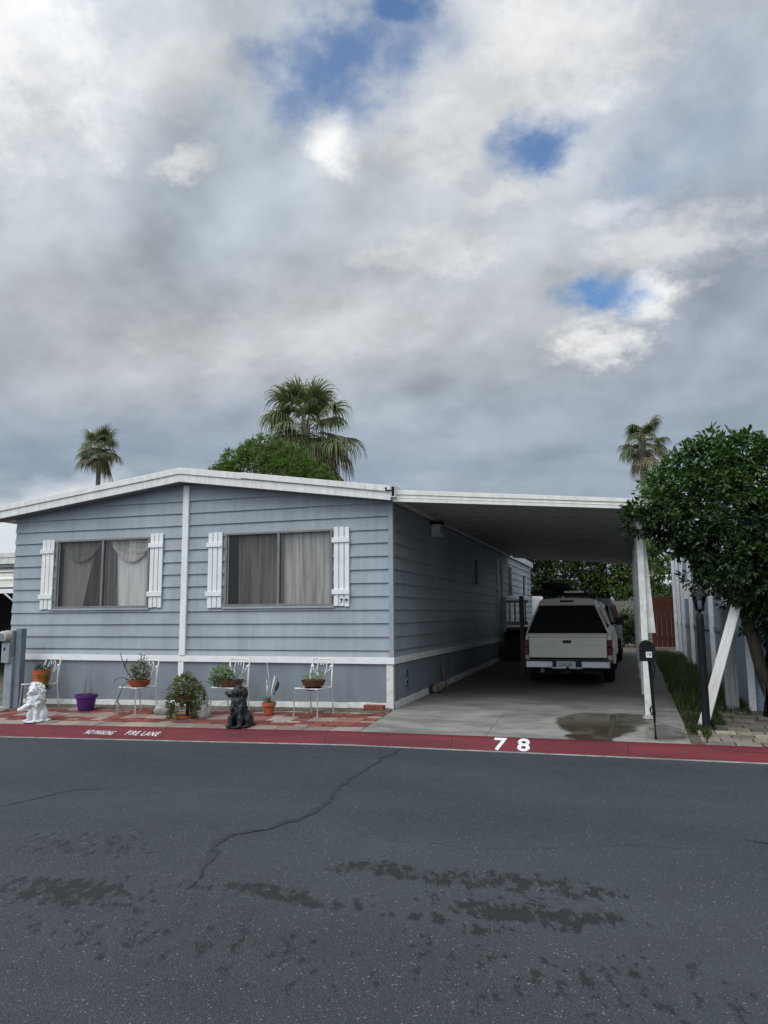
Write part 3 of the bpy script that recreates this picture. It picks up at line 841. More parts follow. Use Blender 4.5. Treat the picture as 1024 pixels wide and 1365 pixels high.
# shutters
def shutter(x0, x1, z0, z1):
    bm = B(); n = 3; g = .012; w = (x1 - x0 - g * (n - 1)) / n
    for k in range(n):
        dz = random.uniform(-.008, .008); a = x0 + k * (w + g)
        box(bm, a, a + w, -.052, -.026, z0 + dz, z1 + dz)
    box(bm, x0 - .03, x1 + .012, -.074, -.053, z1 - .24, z1 - .165); box(bm, x0 - .03, x1 + .012, -.074, -.053, z0 + .185, z0 + .265)
    return obj('shutter', bm, MT['white'], house, bevel=.004)
shutter(-6.44, -6.19, 1.52, 2.74); shutter(-4.225, -3.985, 1.535, 2.775); shutter(-3.12, -2.865, 1.52, 2.745)
s4 = shutter(-.915, -.665, 1.52, 2.745)
text_obj('house_number', '7', .09, MT['black'], s4, Matrix.Translation((-.79, -.054, 1.60)) @ Matrix.Rotation(R(90), 4, 'X'), .003, 1., .004)
text_obj('house_number', '8', .09, MT['black'], s4, Matrix.Translation((-.705, -.054, 1.60)) @ Matrix.Rotation(R(90), 4, 'X'), .003, 1., .004)

# ================================================================== CARPORT
cp = empty('carport', (3.6, -.1, 0), 'flat cream-edged carport roof on white posts beside the mobile home', 'carport')
def obj_w(name, bm, m, parent, **k):     # geometry given in world space, parented to a moved root
    bmesh.ops.translate(bm, verts=bm.verts, vec=-V(parent.location))
    return obj(name, bm, m, parent, **k)
CX0, CX1, CY0, CY1 = .165, 3.72, -.22, 12.
cz = lambda x: 3.075 - .082 * (x - .1)
bm = B()
prism_y(bm, [(CX0, cz(CX0) + .04), (CX1, cz(CX1) + .04), (CX1, cz(CX1) + .10), (CX0, cz(CX0) + .10)], CY0 + .04, CY1)
k = CY0 + .1
while k < CY1 - .3:
    prism_y(bm, [(CX0, cz(CX0) + .030), (CX1, cz(CX1) + .030), (CX1, cz(CX1) + .041), (CX0, cz(CX0) + .041)], k, k + .04); k += .405
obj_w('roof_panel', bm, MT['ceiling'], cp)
bm = B()
prism_y(bm, [(.09, cz(.09) - .0), (CX1 + .02, cz(CX1)), (CX1 + .02, cz(CX1) + .085), (.09, cz(.09) + .105)], CY0, CY0 + .039)
prism_y(bm, [(.09, cz(.09) + .107), (CX1 + .02, cz(CX1) + .087), (CX1 + .02, cz(CX1) + .142), (.09, cz(.09) + .178)], CY0 - .014, CY0 + .06)
prism_y(bm, [(.09, cz(.09) + .055), (CX1 + .02, cz(CX1) + .045), (CX1 + .02, cz(CX1) + .056), (.09, cz(.09) + .066)], CY0 - .006, CY0 + .01)
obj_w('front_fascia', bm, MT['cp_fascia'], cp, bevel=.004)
bm = B(); box(bm, CX1 + .0, CX1 + .05, CY0 + .062, CY1, cz(CX1) - .0, cz(CX1) + .14); prism_y(bm, [(CX0, cz(CX0) + .005), (CX1, cz(CX1) + .005), (CX1, cz(CX1) + .12), (CX0, cz(CX0) + .12)], CY1, CY1 + .05)
obj_w('side_fascia', bm, MT['cp_fascia'], cp)
bm = B(); box(bm, 3.545, 3.635, CY0 + .05, CY1, cz(3.6) - .09, cz(3.6) + .01); obj_w('beam', bm, MT['white_old'], cp)
for i, y in enumerate((-.06, 2.7, 5.4, 8.1, 10.8)):
    bm = B(); box(bm, 3.55, 3.635, y - .045, y + .045, zg(3.6, y) - (.02 if i else -.005), cz(3.6) - .09)
    obj_w('post', bm, MT['white_old'], cp, bevel=.005)
bm = B(); bmesh.ops.create_cone(bm, cap_ends=True, segments=14, radius1=.085, radius2=.05, depth=.05, matrix=Matrix.Translation((3.595, -.06, .022)))
obj_w('post_foot', bm, MT['rock'], cp)
bm = B()
prism_y(bm, [(3.637, 2.6), (3.65, 2.6), (3.735, 1.12), (3.637, 1.12)], -.04, -.015)
obj_w('brace_board', bm, MT['white_old'], cp)

# ================================================================== MAILBOX, LAMP, BOARDS
mb = empty('mailbox', (3.62, -1.36, zg(3.62, -1.36)), 'black arched mailbox on a thin black pole at the driveway edge', 'mailbox')
z0 = zg(3.62, -1.36)
bm = B(); tube(bm, [(3.635, -1.40, z0 - .05), (3.628, -1.40, z0 + .3), (3.605, -1.40, .84)], .019, 8)
obj_w('pole', bm, MT['black'], mb, smooth=True)
bm = B()
tube(bm, [(3.60, -1.40, .2), (3.585, -1.41, .26), (3.60, -1.42, .30), (3.625, -1.42, .27), (3.61, -1.42, .23)], .012, 6)
obj_w('scroll_bracket', bm, MT['black'], mb, smooth=True); bm = B(); tube(bm, [(3.615, -1.40, .60), (3.63, -1.30, .70), (3.61, -1.2, .80)], .010, 6); obj_w('brace', bm, MT['black'], mb, smooth=True); bm = B(); tube(bm, [(3.64, -1.40, .62), (3.665, -1.38, .72), (3.64, -1.36, .82)], .010, 6)
obj_w('brace', bm, MT['black'], mb, smooth=True)
def arch(w, h, n=10):
    r = w / 2
    return [(-r, 0), (r, 0)] + [(r * math.cos(math.pi * k / n), h - r + r * math.sin(math.pi * k / n)) for k in range(n + 1)]
bm = B(); prism_y(bm, [(3.585 + a, .835 + b) for a, b in arch(.172, .225)], -1.60, -1.13)
obj_w('box', bm, MT['black'], mb, smooth=True)
bm = B(); prism_y(bm, [(3.585 + a, .831 + b) for a, b in arch(.182, .234)], -1.615, -1.585)
box(bm, 3.575, 3.595, -1.635, -1.61, 1.035, 1.06)
dr = obj_w('door', bm, MT['black'], mb, smooth=True)
bm = B(); box(bm, 3.567, 3.632, -1.619, -1.6155, .875, .94); st_ = obj_w('number_sticker', bm, MT['sticker'], mb)
text_obj('number', '78', .055, MT['black'], st_, Matrix.Translation(V((3.60, -1.6195, .907)) - V(mb.location)) @ Matrix.Rotation(R(90), 4, 'X'), .0005)
bm = B(); box(bm, 3.673, 3.68, -1.33, -1.30, .9, 1.05); obj_w('flag', bm, MT['redlens'], mb)

lp = empty('lamp_post', (4.245, -.72, zg(4.24, -.72)), 'black garden lamp post with a glass lantern in front of the leaning white plank', 'lamp post')
z0 = zg(4.245, -.72)
bm = B(); lathe(bm, [(.056, -.03), (.056, .02), (.049, .05), (.048, .5), (.046, 1.30), (.046, 1.36), (.038, 1.40), (.02, 1.43)], 12, (4.245, -.72, z0)); obj_w('pole', bm, MT['black'], lp, smooth=True)
zl = z0 + 1.43
bm = B(); lathe(bm, [(.02, 0), (.05, .02), (.055, .035), (.03, .04)], 6, (4.25, -.72, zl)); 
for k in range(6):
    a = 2 * math.pi * k / 6
    tube(bm, [(4.25 + .05 * math.cos(a), -.72 + .05 * math.sin(a), zl + .03), (4.25 + .082 * math.cos(a), -.72 + .082 * math.sin(a), zl + .20)], .006, 5)
ln = obj_w('lantern', bm, MT['black'], lp)
bm = B(); lathe(bm, [(.045, .036), (.077, .198), (.076, .199), (.044, .037)], 6, (4.25, -.72, zl)); obj_w('glass', bm, MT['lampglass'], ln) if False else obj_w('glass', bm, MT['lampglass'], lp)
bm = B(); lathe(bm, [(.012, .04), (.022, .09), (.02, .13), (.008, .16)], 10, (4.25, -.72, zl)); obj_w('bulb', bm, MT['sticker'], lp, smooth='all')
bm = B(); lathe(bm, [(.115, .195), (.112, .205), (.075, .245), (.045, .275), (.04, .29), (.012, .30), (.014, .325), (.004, .335)], 6, (4.25, -.72, zl)); obj_w('cap', bm, MT['black'], lp)

def bar(p, q, w, t, wdir=V((1, 0, 0))):
    p, q = V(p), V(q); d = (q - p).normalized(); a = (wdir - d * wdir.dot(d)).normalized(); n_ = d.cross(a)
    L = (q - p).length
    Mx = Matrix(((a.x, n_.x, d.x, p.x), (a.y, n_.y, d.y, p.y), (a.z, n_.z, d.z, p.z), (0, 0, 0, 1)))
    bm = B(); box(bm, -w / 2, w / 2, -t / 2, t / 2, 0, L); return bm, Mx
bm, Mx = bar((4.21, -.58, zg(4.2, -.58) - .01), (4.76, .02, 1.47), .125, .035, V((1, -.25, 0)))
o = obj('leaning_board', bm, MT['plank'], bevel=.003); o.matrix_world = Mx
tag(o, 'long white plank leaning diagonally between the lamp post and the grey wooden post', 'board')
bm = B(); box(bm, -.085, .085, -.085, .085, -.03, 1.47); o = obj('wooden_post', bm, MT['greypost'], bevel=.008, loc=(4.75, 1.05, zg(4.75, 1.05)))
tag(o, 'thick grey wooden post holding up the leaning white plank', 'post')

# grass strip
random.seed(21)
gl = Leaves()
for k in range(15000):
    y = random.uniform(-1.55, 13.5) if random.random() < .6 else random.uniform(-1.4, 5)
    xr = 4.50 if y < .6 else 4.95 - .012 * y
    xl = 4.02 + .06 * noise.noise(V((y * 2, 0, 1))) + (.15 if y < -.9 else 0)
    x = random.uniform(xl, xr)
    if y < -.5 and x > 4.25 + .2 * noise.noise(V((x * 3, y * 3, 0))): continue
    if noise.noise(V((x * 2.2, y * 1.1, 5))) < -.32: continue
    h = random.uniform(.05, .14) * (1.3 if y > 1 else .8)
    p = V((x, y, zg(x, y) - .02)); a = random.uniform(0, 6.28); lean = V((math.cos(a), math.sin(a), 0)) * h * random.uniform(.1, .7)
    sd = V((-math.sin(a), math.cos(a), 0))
    gl.strip([p, p + V((0, 0, h * .6)) + lean * .4, p + V((0, 0, h)) + lean], random.uniform(.008, .014), sd, random.uniform(.1, .9) * (.55 + .4 * noise.noise(V((x * 3, y, 2)))))
tag(gl.build('grass', MT['grass']), 'short green grass strip between the driveway and the neighbour wall', 'grass', kind='stuff')

# neighbour wall with battens along the grass
nw = empty('neighbour_home', (5.0, .9, 0), 'blue-grey neighbouring home wall with pale vertical battens behind the leafy tree', 'house')
nx = lambda y: 4.99 - .012 * (y - .9)
bm = B()
def wallbox(bm, y0, y1, o0, o1, za, zb):
    ps = []
    for z in (za, zb):
        for y, o_ in ((y0, o0), (y1, o0), (y1, o1), (y0, o1)): ps.append(V((nx(y) + o_, y, zg(5, y) * (1 if z < .5 else 0) + z)))
    v = [bm.verts.new(p) for p in ps]
    for f in ((0, 1, 2, 3), (4, 7, 6, 5), (0, 4, 5, 1), (1, 5, 6, 2), (2, 6, 7, 3), (3, 7, 4, 0)): bm.faces.new([v[i] for i in f])
wallbox(bm, .95, 15.3, .06, 6., -.02, 2.98); obj_w('wall', bm, MT['bluegrey'], nw)
for y in (.9, 3.2, 5.3, 7.4, 9.6, 12., 13.6, 15.15):
    bm = B(); wallbox(bm, y, y + .095, -.03, .055, -.03, 3.12); obj_w('batten', bm, MT['whitegrey'], nw)
bm = B(); wallbox(bm, 1.0, 15.2, .035, .058, 1.05, 1.13); obj_w('rail', bm, MT['bluegrey'], nw)
bm = B(); wallbox(bm, .7, 15.4, .1, 6.3, 2.99, 3.09); obj_w('roof', bm, MT['whitegrey'], nw)
bm = B(); wallbox(bm, 10.2, 10.6, -.08, .03, 1.75, 2.2); obj_w('vent_box', bm, MT['white_old'], nw)

# red-brown gate, grey fence, pale roof beyond
gt = empty('wooden_gate', (4.5, 16.2, zg(4.5, 16.2)), 'reddish brown board gate behind the carport posts', 'gate')
bm = B()
for k in range(6): box(bm, 4.13 + k * .155, 4.13 + k * .155 + .148, 16.2, 16.225, zg(4, 16) + .04, 1.93 + random.uniform(-.01, .01))
obj_w('boards', bm, MT['redwood'], gt)
for z in (.5, 1.6):
    bm = B(); box(bm, 4.13, 5.06, 16.226, 16.27, z, z + .1); obj_w('rail', bm, MT['redwood'], gt)
gf = empty('wooden_fence', (2., 22.6, zg(2, 22.6)), 'weathered grey horizontal board fence behind the bushes', 'fence')
bm = B()
for k in range(8): box(bm, -1.5, 4.4, 22.6, 22.63, .33 + k * .2, .33 + k * .2 + .185)
obj_w('boards', bm, MT['greywood'], gf)
for x in (-1.5, 1.4, 4.3):
    bm = B(); box(bm, x, x + .1, 22.63, 22.73, .2, 1.98); obj_w('post', bm, MT['greywood'], gf)
sh = empty('pale_roofed_shed', (5.2, 27, zg(5, 27)), 'small pale shed roof showing above the reddish gate', 'shed')
bm = B(); box(bm, 4.1, 8., 26.2, 30, .3, 2.35); obj_w('wall', bm, MT['whitegrey'], sh)
bm = B(); prism_x(bm, [(25.7, 2.36), (30.4, 3.4), (30.4, 3.46), (25.7, 2.45)], 3.9, 8.4)
for k in range(12): prism_x(bm, [(25.7, 2.451), (30.4, 3.461), (30.4, 3.50), (25.7, 2.49)], 3.9 + k * .37, 3.94 + k * .37)
obj_w('roof', bm, MT['white'], sh)

# ================================================================== PORCH AND SIDE-YARD THINGS
po = empty('porch', (.6, 10.6, zg(.6, 10.6)), 'small dark entry porch with pale balusters beyond the pickup on the house side', 'porch')
bm = B(); box(bm, .04, .74, 10.6, 12.6, .95, 1.02); obj_w('deck', bm, MT['brownwood'], po)
bm = B(); box(bm, .05, .73, 10.63, 10.66, .13, .95); obj_w('skirt', bm, MT['dark'], po)
bm = B(); box(bm, .04, .74, 10.6, 10.68, 1.70, 1.78); obj_w('handrail', bm, MT['whitegrey'], po)
bm = B(); box(bm, .06, .72, 10.61, 10.65, 1.09, 1.19); obj_w('bottom_rail', bm, MT['whitegrey'], po)
for k in range(4):
    bm = B(); x = .20 + k * .145; box(bm, x, x + .045, 10.612, 10.65, 1.191, 1.699); obj_w('baluster', bm, MT['whitegrey'], po)
bm = B(); box(bm, .036, .13, 10.59, 10.68, .9, 1.85); obj_w('newel', bm, MT['whitegrey'], po)
for k in range(3):
    bm = B(); box(bm, .1, .72, 10.58 - (k + 1) * .27, 10.58 - k * .27, .2, .78 - k * .2); obj_w('step', bm, MT['darkwood'], po)
bm = B(); box(bm, -.045, .045, -.045, .045, 0, 1.70); o = obj('wooden_post', bm, MT['brownwood'], bevel=.006, loc=(1.20, 5.7, zg(1.2, 5.7) - .01))
tag(o, 'dark brown upright post left of the pickup tail light', 'post')
bm = B(); box(bm, -.19, .19, -.25, .25, 0, 1.75); box(bm, -.175, .175, -.27, -.251, .05, 1.70); o = obj('storage_cabinet', bm, MT['white'], bevel=.02, loc=(.60, 14.6, zg(.6, 14.6)))
tag(o, 'white upright cabinet half hidden behind the left edge of the pickup canopy', 'cabinet')
bm = B(); tube(bm, [(0, 0, 0), (-.05, .02, .16), (-.105, .03, .42)], [.03, .028, .022], 6); o = obj('leaning_stake', bm, MT['brownwood'], loc=(.15, 3.0, zg(.1, 3.)))
tag(o, 'short dark stake leaning on the side skirting', 'stake')
def rock(name, loc, s, seed, label, m=None):
    bm = B(); bmesh.ops.create_icosphere(bm, subdivisions=4, radius=1.)
    for v in bm.verts:
        v.co *= 1 + .22 * noise.noise(v.co * 1.3 + V((seed, 0, 0))) + .06 * noise.noise(v.co * 4 + V((0, seed, 0)))
        v.co = V((v.co.x * s[0], v.co.y * s[1], v.co.z * s[2] + s[2] * .72))
    o = obj(name, bm, m or MT['rock'], smooth='all', loc=loc); return tag(o, label, 'rock')
rock('rock', (-3.43, -.72, zg(-3.4, -.7)), (.155, .12, .115), 1.3, 'flat pale rock left of the trailing plant stand')
rock('rock', (-2.60, -.98, zg(-2.6, -.98)), (.105, .10, .14), 5.1, 'upright grey rock right of the trailing plant stand')
rock('rock', (.14, 2.25, zg(.1, 2.2)), (.10, .18, .10), 8.7, 'dark grey rubble lump at the base of the side skirting', MT['soilstrip'])
rock('rock', (-6.55, -.72, zg(-6.5, -.7)), (.17, .12, .05), 3.7, 'flat pale stone at the foot of the meter pedestal')
bm = B(); box(bm, -.155, .155, -.05, .05, 0, .07); o = obj('loose_brick', bm, MT['brick'], bevel=.006, loc=(-.24, -.13, zg(-.24, -.13) + .012)); tag(o, 'long red brick lying at the house corner', 'brick')

# meter pedestal
mp = empty('meter_pedestal', (-6.60, -.42, zg(-6.6, -.42)), 'grey electric meter pedestal with a round glass meter at the left end of the house', 'meter pedestal')
z0 = zg(-6.6, -.42)
bm = B(); box(bm, -6.70, -6.545, -.50, -.34, z0 - .02, .72); obj_w('lower_case', bm, MT['galv'], mp, bevel=.006)
bm = B(); box(bm, -6.725, -6.565, -.56, -.36, .63, .96); obj_w('meter_box', bm, MT['galv'], mp, bevel=.008)
bm = B(); box(bm, -6.68, -6.645, -.563, -.559, .83, .885); obj_w('breaker_window', bm, MT['black'], mp)
bm = B(); box(bm, -6.54, -6.425, -.45, -.33, z0 - .02, 1.20); obj_w('riser', bm, MT['galv_d'], mp, bevel=.006)
bm = B(); box(bm, -6.73, -6.56, -.50, -.36, .96, 1.17); obj_w('socket_case', bm, MT['galv'], mp, bevel=.01)
Mx = Matrix.Translation((-6.665, -.50, 1.075)) @ Matrix.Rotation(R(90), 4, 'X')
bm = B(); lathe(bm, [(.095, 0), (.095, .03), (.088, .04), (.086, .12), (.06, .135), (.0001, .14)], 24, M=Mx); obj_w('meter', bm, MT['meterglass'], mp, smooth=True)
bm = B(); lathe(bm, [(.05, .1385), (.05, .1415)], 16, M=Mx); obj_w('meter_dial', bm, MT['galv_d'], mp)

# ================================================================== CHAIRS AND PLANTS
def make_chair():
    r = empty('wire_chair', (0, 0, 0), 'x', 'chair', 'white wire chairs used as plant stands')
    w, d, h = .19, .19, .40
    for sx, sy in ((-1, -1), (1, -1)):
        bm = B(); tube(bm, [(sx * (w + .01), sy * (d + .02), 0), (sx * w, sy * d, h)], .0115, 8); obj('leg', bm, MT['wire'], r, smooth=True)
    for sx in (-1, 1):
        bm = B(); tube(bm, [(sx * w, d + .06, 0), (sx * w, d, h), (sx * (w - .005), d + .02, .6), (sx * (w - .02), d + .075, .79)], .0115, 8); obj('back_leg', bm, MT['wire'], r, smooth=True)
    bm = B(); c = [(-w, -d, h), (w, -d, h), (w, d, h), (-w, d, h)]
    for a, b in zip(c, c[1:] + c[:1]): tube(bm, [a, b], .013, 6)
    for k in range(9):
        x = -w + 2 * w * (k + 1) / 10; tube(bm, [(x, -d, h), (x, d, h)], .0045, 5)
    for k in range(3):
        y = -d + 2 * d * (k + 1) / 4; tube(bm, [(-w, y, h - .004), (w, y, h - .004)], .0045, 5)
    obj('seat', bm, MT['wire'], r)
    bm = B(); yb = lambda z: d + .02 + max(0, z - .6) * .29
    tube(bm, [(-w + .02, yb(.79), .79), (-.1, yb(.8), .80), (.1, yb(.8), .80), (w - .02, yb(.79), .79)], .0115, 6)
    for sx in (-1, 1):
        P_ = [(sx * .03, yb(.45), .42), (sx * .05, yb(.55), .55), (sx * .085, yb(.65), .66), (sx * .07, yb(.74), .75), (sx * .035, yb(.76), .77), (sx * .02, yb(.7), .71)]
        tube(bm, P_, .0075, 6); tube(bm, [(sx * .05, yb(.55), .55), (sx * .12, yb(.62), .63), (sx * .175, yb(.68), .69)], .0075, 6)
    obj('backrest', bm, MT['wire'], r, smooth=True)
    for sx in (-1, 1):
        bm = B(); bmesh.ops.create_icosphere(bm, subdivisions=2, radius=.028, matrix=Matrix.Translation((sx * .163, yb(.69) - .012, .69)) @ Matrix.Diagonal(V((1, .5, 1, 1)))); obj('rosette', bm, MT['wire'], r, smooth='all')
    return r
CH = [(-6.06, -.38, -8, 'white wire chair behind the white lion statue'), (-3.95, -.66, -14, 'white wire chair holding the spiky branching plant'),
      (-2.36, -.62, -6, 'white wire chair behind the black dog statue'), (-.99, -.66, -10, 'white wire chair nearest the house corner')]
c0 = make_chair(); chairs = []
for i, (x, y, a, lb) in enumerate(CH):
    c = c0 if i == 0 else copy_tree(c0)
    c.location = (x, y, zg(x, y)); c.rotation_euler = (0, 0, R(a)); c['label'] = lb; chairs.append(c)
def seat_pt(i, dx=0, dy=0):
    x, y, a, _ = CH[i]; v = Matrix.Rotation(R(a), 3, 'Z') @ V((dx, dy, 0)); return V((x + v.x, y + v.y, zg(x, y) + .411))
def pot(parent, prof, m, name='pot', n=28):
    bm = B(); lathe(bm, prof, n); return obj(name, bm, m, parent, smooth=True)
def potted(name, loc, label, prof, m, soilr, soilz, rz=0, cat='potted plant'):
    r = empty(name, loc, label, cat, rz=rz); pot(r, prof, m)
    bm = B(); bmesh.ops.create_circle(bm, cap_ends=True, segments=20, radius=soilr, matrix=Matrix.Translation((0, 0, soilz))); obj('soil', bm, MT['soil'], r)
    return r
random.seed(4)
# 1 terracotta ribbed tub
p = seat_pt(0, .03, -.0)
pr = [(.115, 0)]
for k in range(7): pr += [(.122 + .004 * k, .012 + k * .026), (.117 + .004 * k, .026 + k * .026)]
pr += [(.150, .20), (.150, .215), (.138, .215), (.135, .19)]
t = potted('potted_plant', p, 'ribbed terracotta tub with trailing yellow-green plant on the leftmost chair', pr, MT['terracotta'], .135, .195)
L = Leaves()
for k in range(110): sprig(L, V((random.uniform(.0, .17), random.uniform(-.15, .05), random.uniform(.02, .24))) if random.random() < .6 else V((.15 + random.uniform(-.02, .04), -.08 + random.uniform(-.05, .05), random.uniform(-.12, .2))), V((.4, -.6, .1)), 4, .035, .018, .4)
L.build('foliage', MT['leaf_yellow'], t)
L = Leaves()
for k in range(26): sprig(L, V((random.uniform(-.1, .16), random.uniform(-.1, .1), random.uniform(.2, .27))), V((0, 0, 1)), 5, .05, .02, .3)
for k in range(5): sprig(L, V((.19 + random.uniform(-.02, .05), -.1, random.uniform(-.16, .0))), V((.3, -.3, -.3)), 5, .05, .035, .1)
L.build('leaves', MT['leaf_shrub'], t)
# 2 shallow brown bowl with branching jade-like plant
BOWL = [(.10, 0), (.145, .02), (.165, .085), (.17, .095), (.16, .10), (.15, .085)]
p = seat_pt(1, .06, -.02)
t = potted('potted_plant', p, 'shallow terracotta bowl with a tall branching jade plant and bare crooked stems', BOWL, MT['terracotta2'], .15, .088)
bm = B(); L = Leaves()
for (dx, dy, h, lean) in [(.0, 0, .40, .02), (.03, .02, .30, .05), (-.03, -.02, .26, -.08), (.06, 0, .2, .10), (-.06, .02, .19, -.1)]:
    P_ = [V((dx * .6, dy, .08)), V((dx + lean * .5, dy, .08 + h * .5)), V((dx + lean, dy, .08 + h))]
    tube(bm, P_, [.013, .010, .006], 6)
    for k in range(18):
        s = .3 + .7 * random.random(); q = P_[0].lerp(P_[2], s) + rvec() * .05
        sprig(L, q, V((0, 0, 1)), 5, .04, .026, .3 + .3 * s)
for k in range(50): sprig(L, V((random.uniform(-.13, .14), random.uniform(-.1, .1), random.uniform(.1, .2))), V((0, 0, 1)), 4, .05, .018, .55)
for P_ in ([(-.08, -.05, .1), (-.16, -.07, .2), (-.26, -.08, .38), (-.31, -.08, .52)], [(-.22, -.08, .30), (-.20, -.09, .36), (-.16, -.1, .43)], [(-.10, -.12, .1), (-.15, -.2, .03), (-.2, -.24, -.16), (-.3, -.25, -.33)], [(-.12, -.1, .1), (-.22, -.14, .15), (-.3, -.16, .12), (-.34, -.18, .06)], [(-.22, -.24, -.2), (-.12, -.26, -.28), (-.06, -.27, -.38)],
           [(.09, 0, .1), (.17, -.02, .16), (.17, -.02, .24)]):
    tube(bm, P_, [.012] + [.009] * (len(P_) - 2) + [.005], 6)
obj('stems', bm, MT['twig'], t, smooth='all'); L.build('foliage', MT['succ'], t)
# 3 basket with bushy green plant
p = seat_pt(2, .03, -.02)
t = potted('potted_plant', p, 'low brown basket of bushy green succulents on the chair behind the black dog', [(.12, 0), (.16, .015), (.185, .09), (.19, .10), (.175, .10), (.17, .085)], MT['basket'], .17, .088)
L = Leaves(); crown(L, [((-.2, -.02, .16), .10), ((-.12, -.02, .2), .10), ((-.25, -.05, .08), .07), ((-.05, -.0, .14), .08)], 520, 4, .042, .024, base=.5); L.build('foliage', MT['leaf_green'], t)
L = Leaves(); crown(L, [((.1, 0, .13), .07), ((.05, 0, .22), .05), ((.17, .02, .13), .05)], 300, 4, .05, .014, base=.4); L.build('leaves', MT['succ'], t)
# 4 basket bowl with low green plant
p = seat_pt(3, .02, -.03)
t = potted('potted_plant', p, 'round woven bowl with a low bright green plant on the chair nearest the corner', [(.08, 0), (.14, .02), (.175, .09), (.18, .105), (.165, .105), (.16, .085)], MT['basket'], .16, .088)
bm = B(); lathe(bm, [(.02, -.045), (.10, -.04), (.13, -.0), (.12, -.0)], 20); obj('hanging_base', bm, MT['blackplastic'], t)
L = Leaves(); crown(L, [((.02, -.0, .12), .09), ((.08, 0, .15), .08), ((-.04, 0, .12), .07)], 330, 4, .04, .016, base=.6); L.build('foliage', MT['leaf_green'], t)
# purple pot
t = potted('purple_pot', (-5.02, -.50, zg(-5.02, -.5) + .005), 'purple plastic pot with a few thin bare stems on the brick patio', [(.115, 0), (.12, .01), (.158, .20), (.165, .20), (.178, .205), (.178, .25), (.168, .25), (.158, .22)], MT['purple'], .158, .215, cat='plant pot')
bm = B()
for x, h in ((-.05, .33), (-.03, .22), (.07, .30), (.09, .16), (.02, .1)):
    tube(bm, [(x, 0, .21), (x + .01, 0, .21 + h * .5), (x + random.uniform(-.02, .04), 0, .21 + h)], .004, 5)
obj('stems', bm, MT['twig'], t)
L = Leaves()
for k in range(8): sprig(L, V((random.uniform(-.08, .13), random.uniform(-.08, .08), .23)), V((0, 0, 1)), 3, .04, .02, .2)
L.build('leaves', MT['leaf_shrub'], t)
# small terracotta pot with tall stems and a dark ornament
t = potted('potted_plant', (-1.72, -.60, zg(-1.7, -.6) + .005), 'small terracotta pot with long thin stems and a dark bird ornament', [(.062, 0), (.066, .01), (.085, .125), (.103, .125), (.105, .175), (.092, .175), (.088, .15)], MT['terracotta'], .09, .155)
bm = B()
tube(bm, [(0, 0, .15), (-.0, 0, .4), (-.03, 0, .68), (-.06, .0, .80), (-.09, 0, .79)], .004, 5); tube(bm, [(-.01, 0, .15), (-.05, .02, .3), (-.06, .03, .5)], .004, 5)
tube(bm, [(.02, 0, .15), (.04, 0, .34), (.09, 0, .56)], .009, 6); tube(bm, [(-.02, -.02, .15), (-.03, -.02, .3), (-.02, -.02, .42)], .005, 5)
obj('stems', bm, MT['wire'], t, smooth='all')
o = blob_mesh('bird_ornament', [('e', (.125, 0, .40), (.028, .02, .06), ('Y', .45)), ('e', (.14, 0, .455), (.02, .018, .024)), ('l', [(.14, 0, .46), (.13, 0, .50), (.125, 0, .53)], [.012, .009, .003]), ('l', [(.11, 0, .36), (.085, 0, .31), (.08, 0, .27)], [.02, .012, .004])], .006, MT['statue_b'], t)
L = Leaves()
for k in range(16): sprig(L, V((random.uniform(-.06, .06), random.uniform(-.06, .06), .18)), V((0, 0, 1)), 4, .06, .02, .4)
L.build('foliage', MT['leaf_olive'], t)
# trailing plant on a stand
x, y = -2.88, -.98
t = empty('trailing_plant', (x, y, zg(x, y)), 'bushy olive-green plant cascading over a low stand between the two rocks', 'potted plant')
bm = B(); lathe(bm, [(.13, 0), (.14, .01), (.14, .03), (.13, .035)], 20); obj('saucer', bm, MT['terracotta2'], t)
bm = B()
tube(bm, [(.02, 0, .03), (.03, 0, .2), (.0, 0, .34)], [.035, .03, .028], 8); tube(bm, [(.08, .03, .03), (.07, .02, .2)], [.02, .02], 7)
obj('stem', bm, MT['bark'], t)
bm = B(); lathe(bm, [(.10, .22), (.14, .34), (.15, .34), (.13, .33)], 20); obj('pot', bm, MT['basket'], t, smooth=True)
L = Leaves()
crown(L, [((0, 0, .42), .17), ((-.13, -.02, .38), .12), ((.14, 0, .39), .13), ((.02, -.05, .52), .11), ((-.07, -.03, .5), .10), ((.1, -.08, .3), .10), ((-.2, -.04, .28), .08), ((.22, -.02, .27), .10), ((-.23, -.04, .16), .055), ((.22, -.05, .14), .08), ((.03, -.1, .36), .12)], 420, 4, .045, .03, base=.42, inner=.15)
for k in range(26): sprig(L, V((-.24 + random.uniform(-.03, .03), -.05 + random.uniform(-.04, .04), random.uniform(.02, .22))), V((-.1, -.2, -.6)), 4, .035, .02, .3)
for k in range(40): sprig(L, V((.2 + random.uniform(-.07, .06), -.04 + random.uniform(-.06, .06), random.uniform(.02, .26))), V((.1, -.2, -.6)), 4, .035, .02, .3)
for k in range(18): sprig(L, V((-.05 + random.uniform(-.1, .08), -.1 + random.uniform(-.04, .04), random.uniform(.02, .14))), V((0, -.2, -.5)), 4, .035, .02, .25)
L.build('foliage', MT['leaf_olive'], t)
# litter by the skirting
L = Leaves()
for k in range(420):
    x = random.uniform(-7, -.1); y = -.16 + random.gauss(0, .09)
    if y > -.03: continue
    L.leaf(V((x, y, zg(x, y) + .022)), V((random.uniform(-1, 1), random.uniform(-1, 1), .2)), V((0, 0, 1)), .035, .018, random.random())
tag(L.build('fallen_leaves', MT['palm_dead']), 'dry leaf litter along the foot of the skirting', 'leaf litter', kind='stuff')

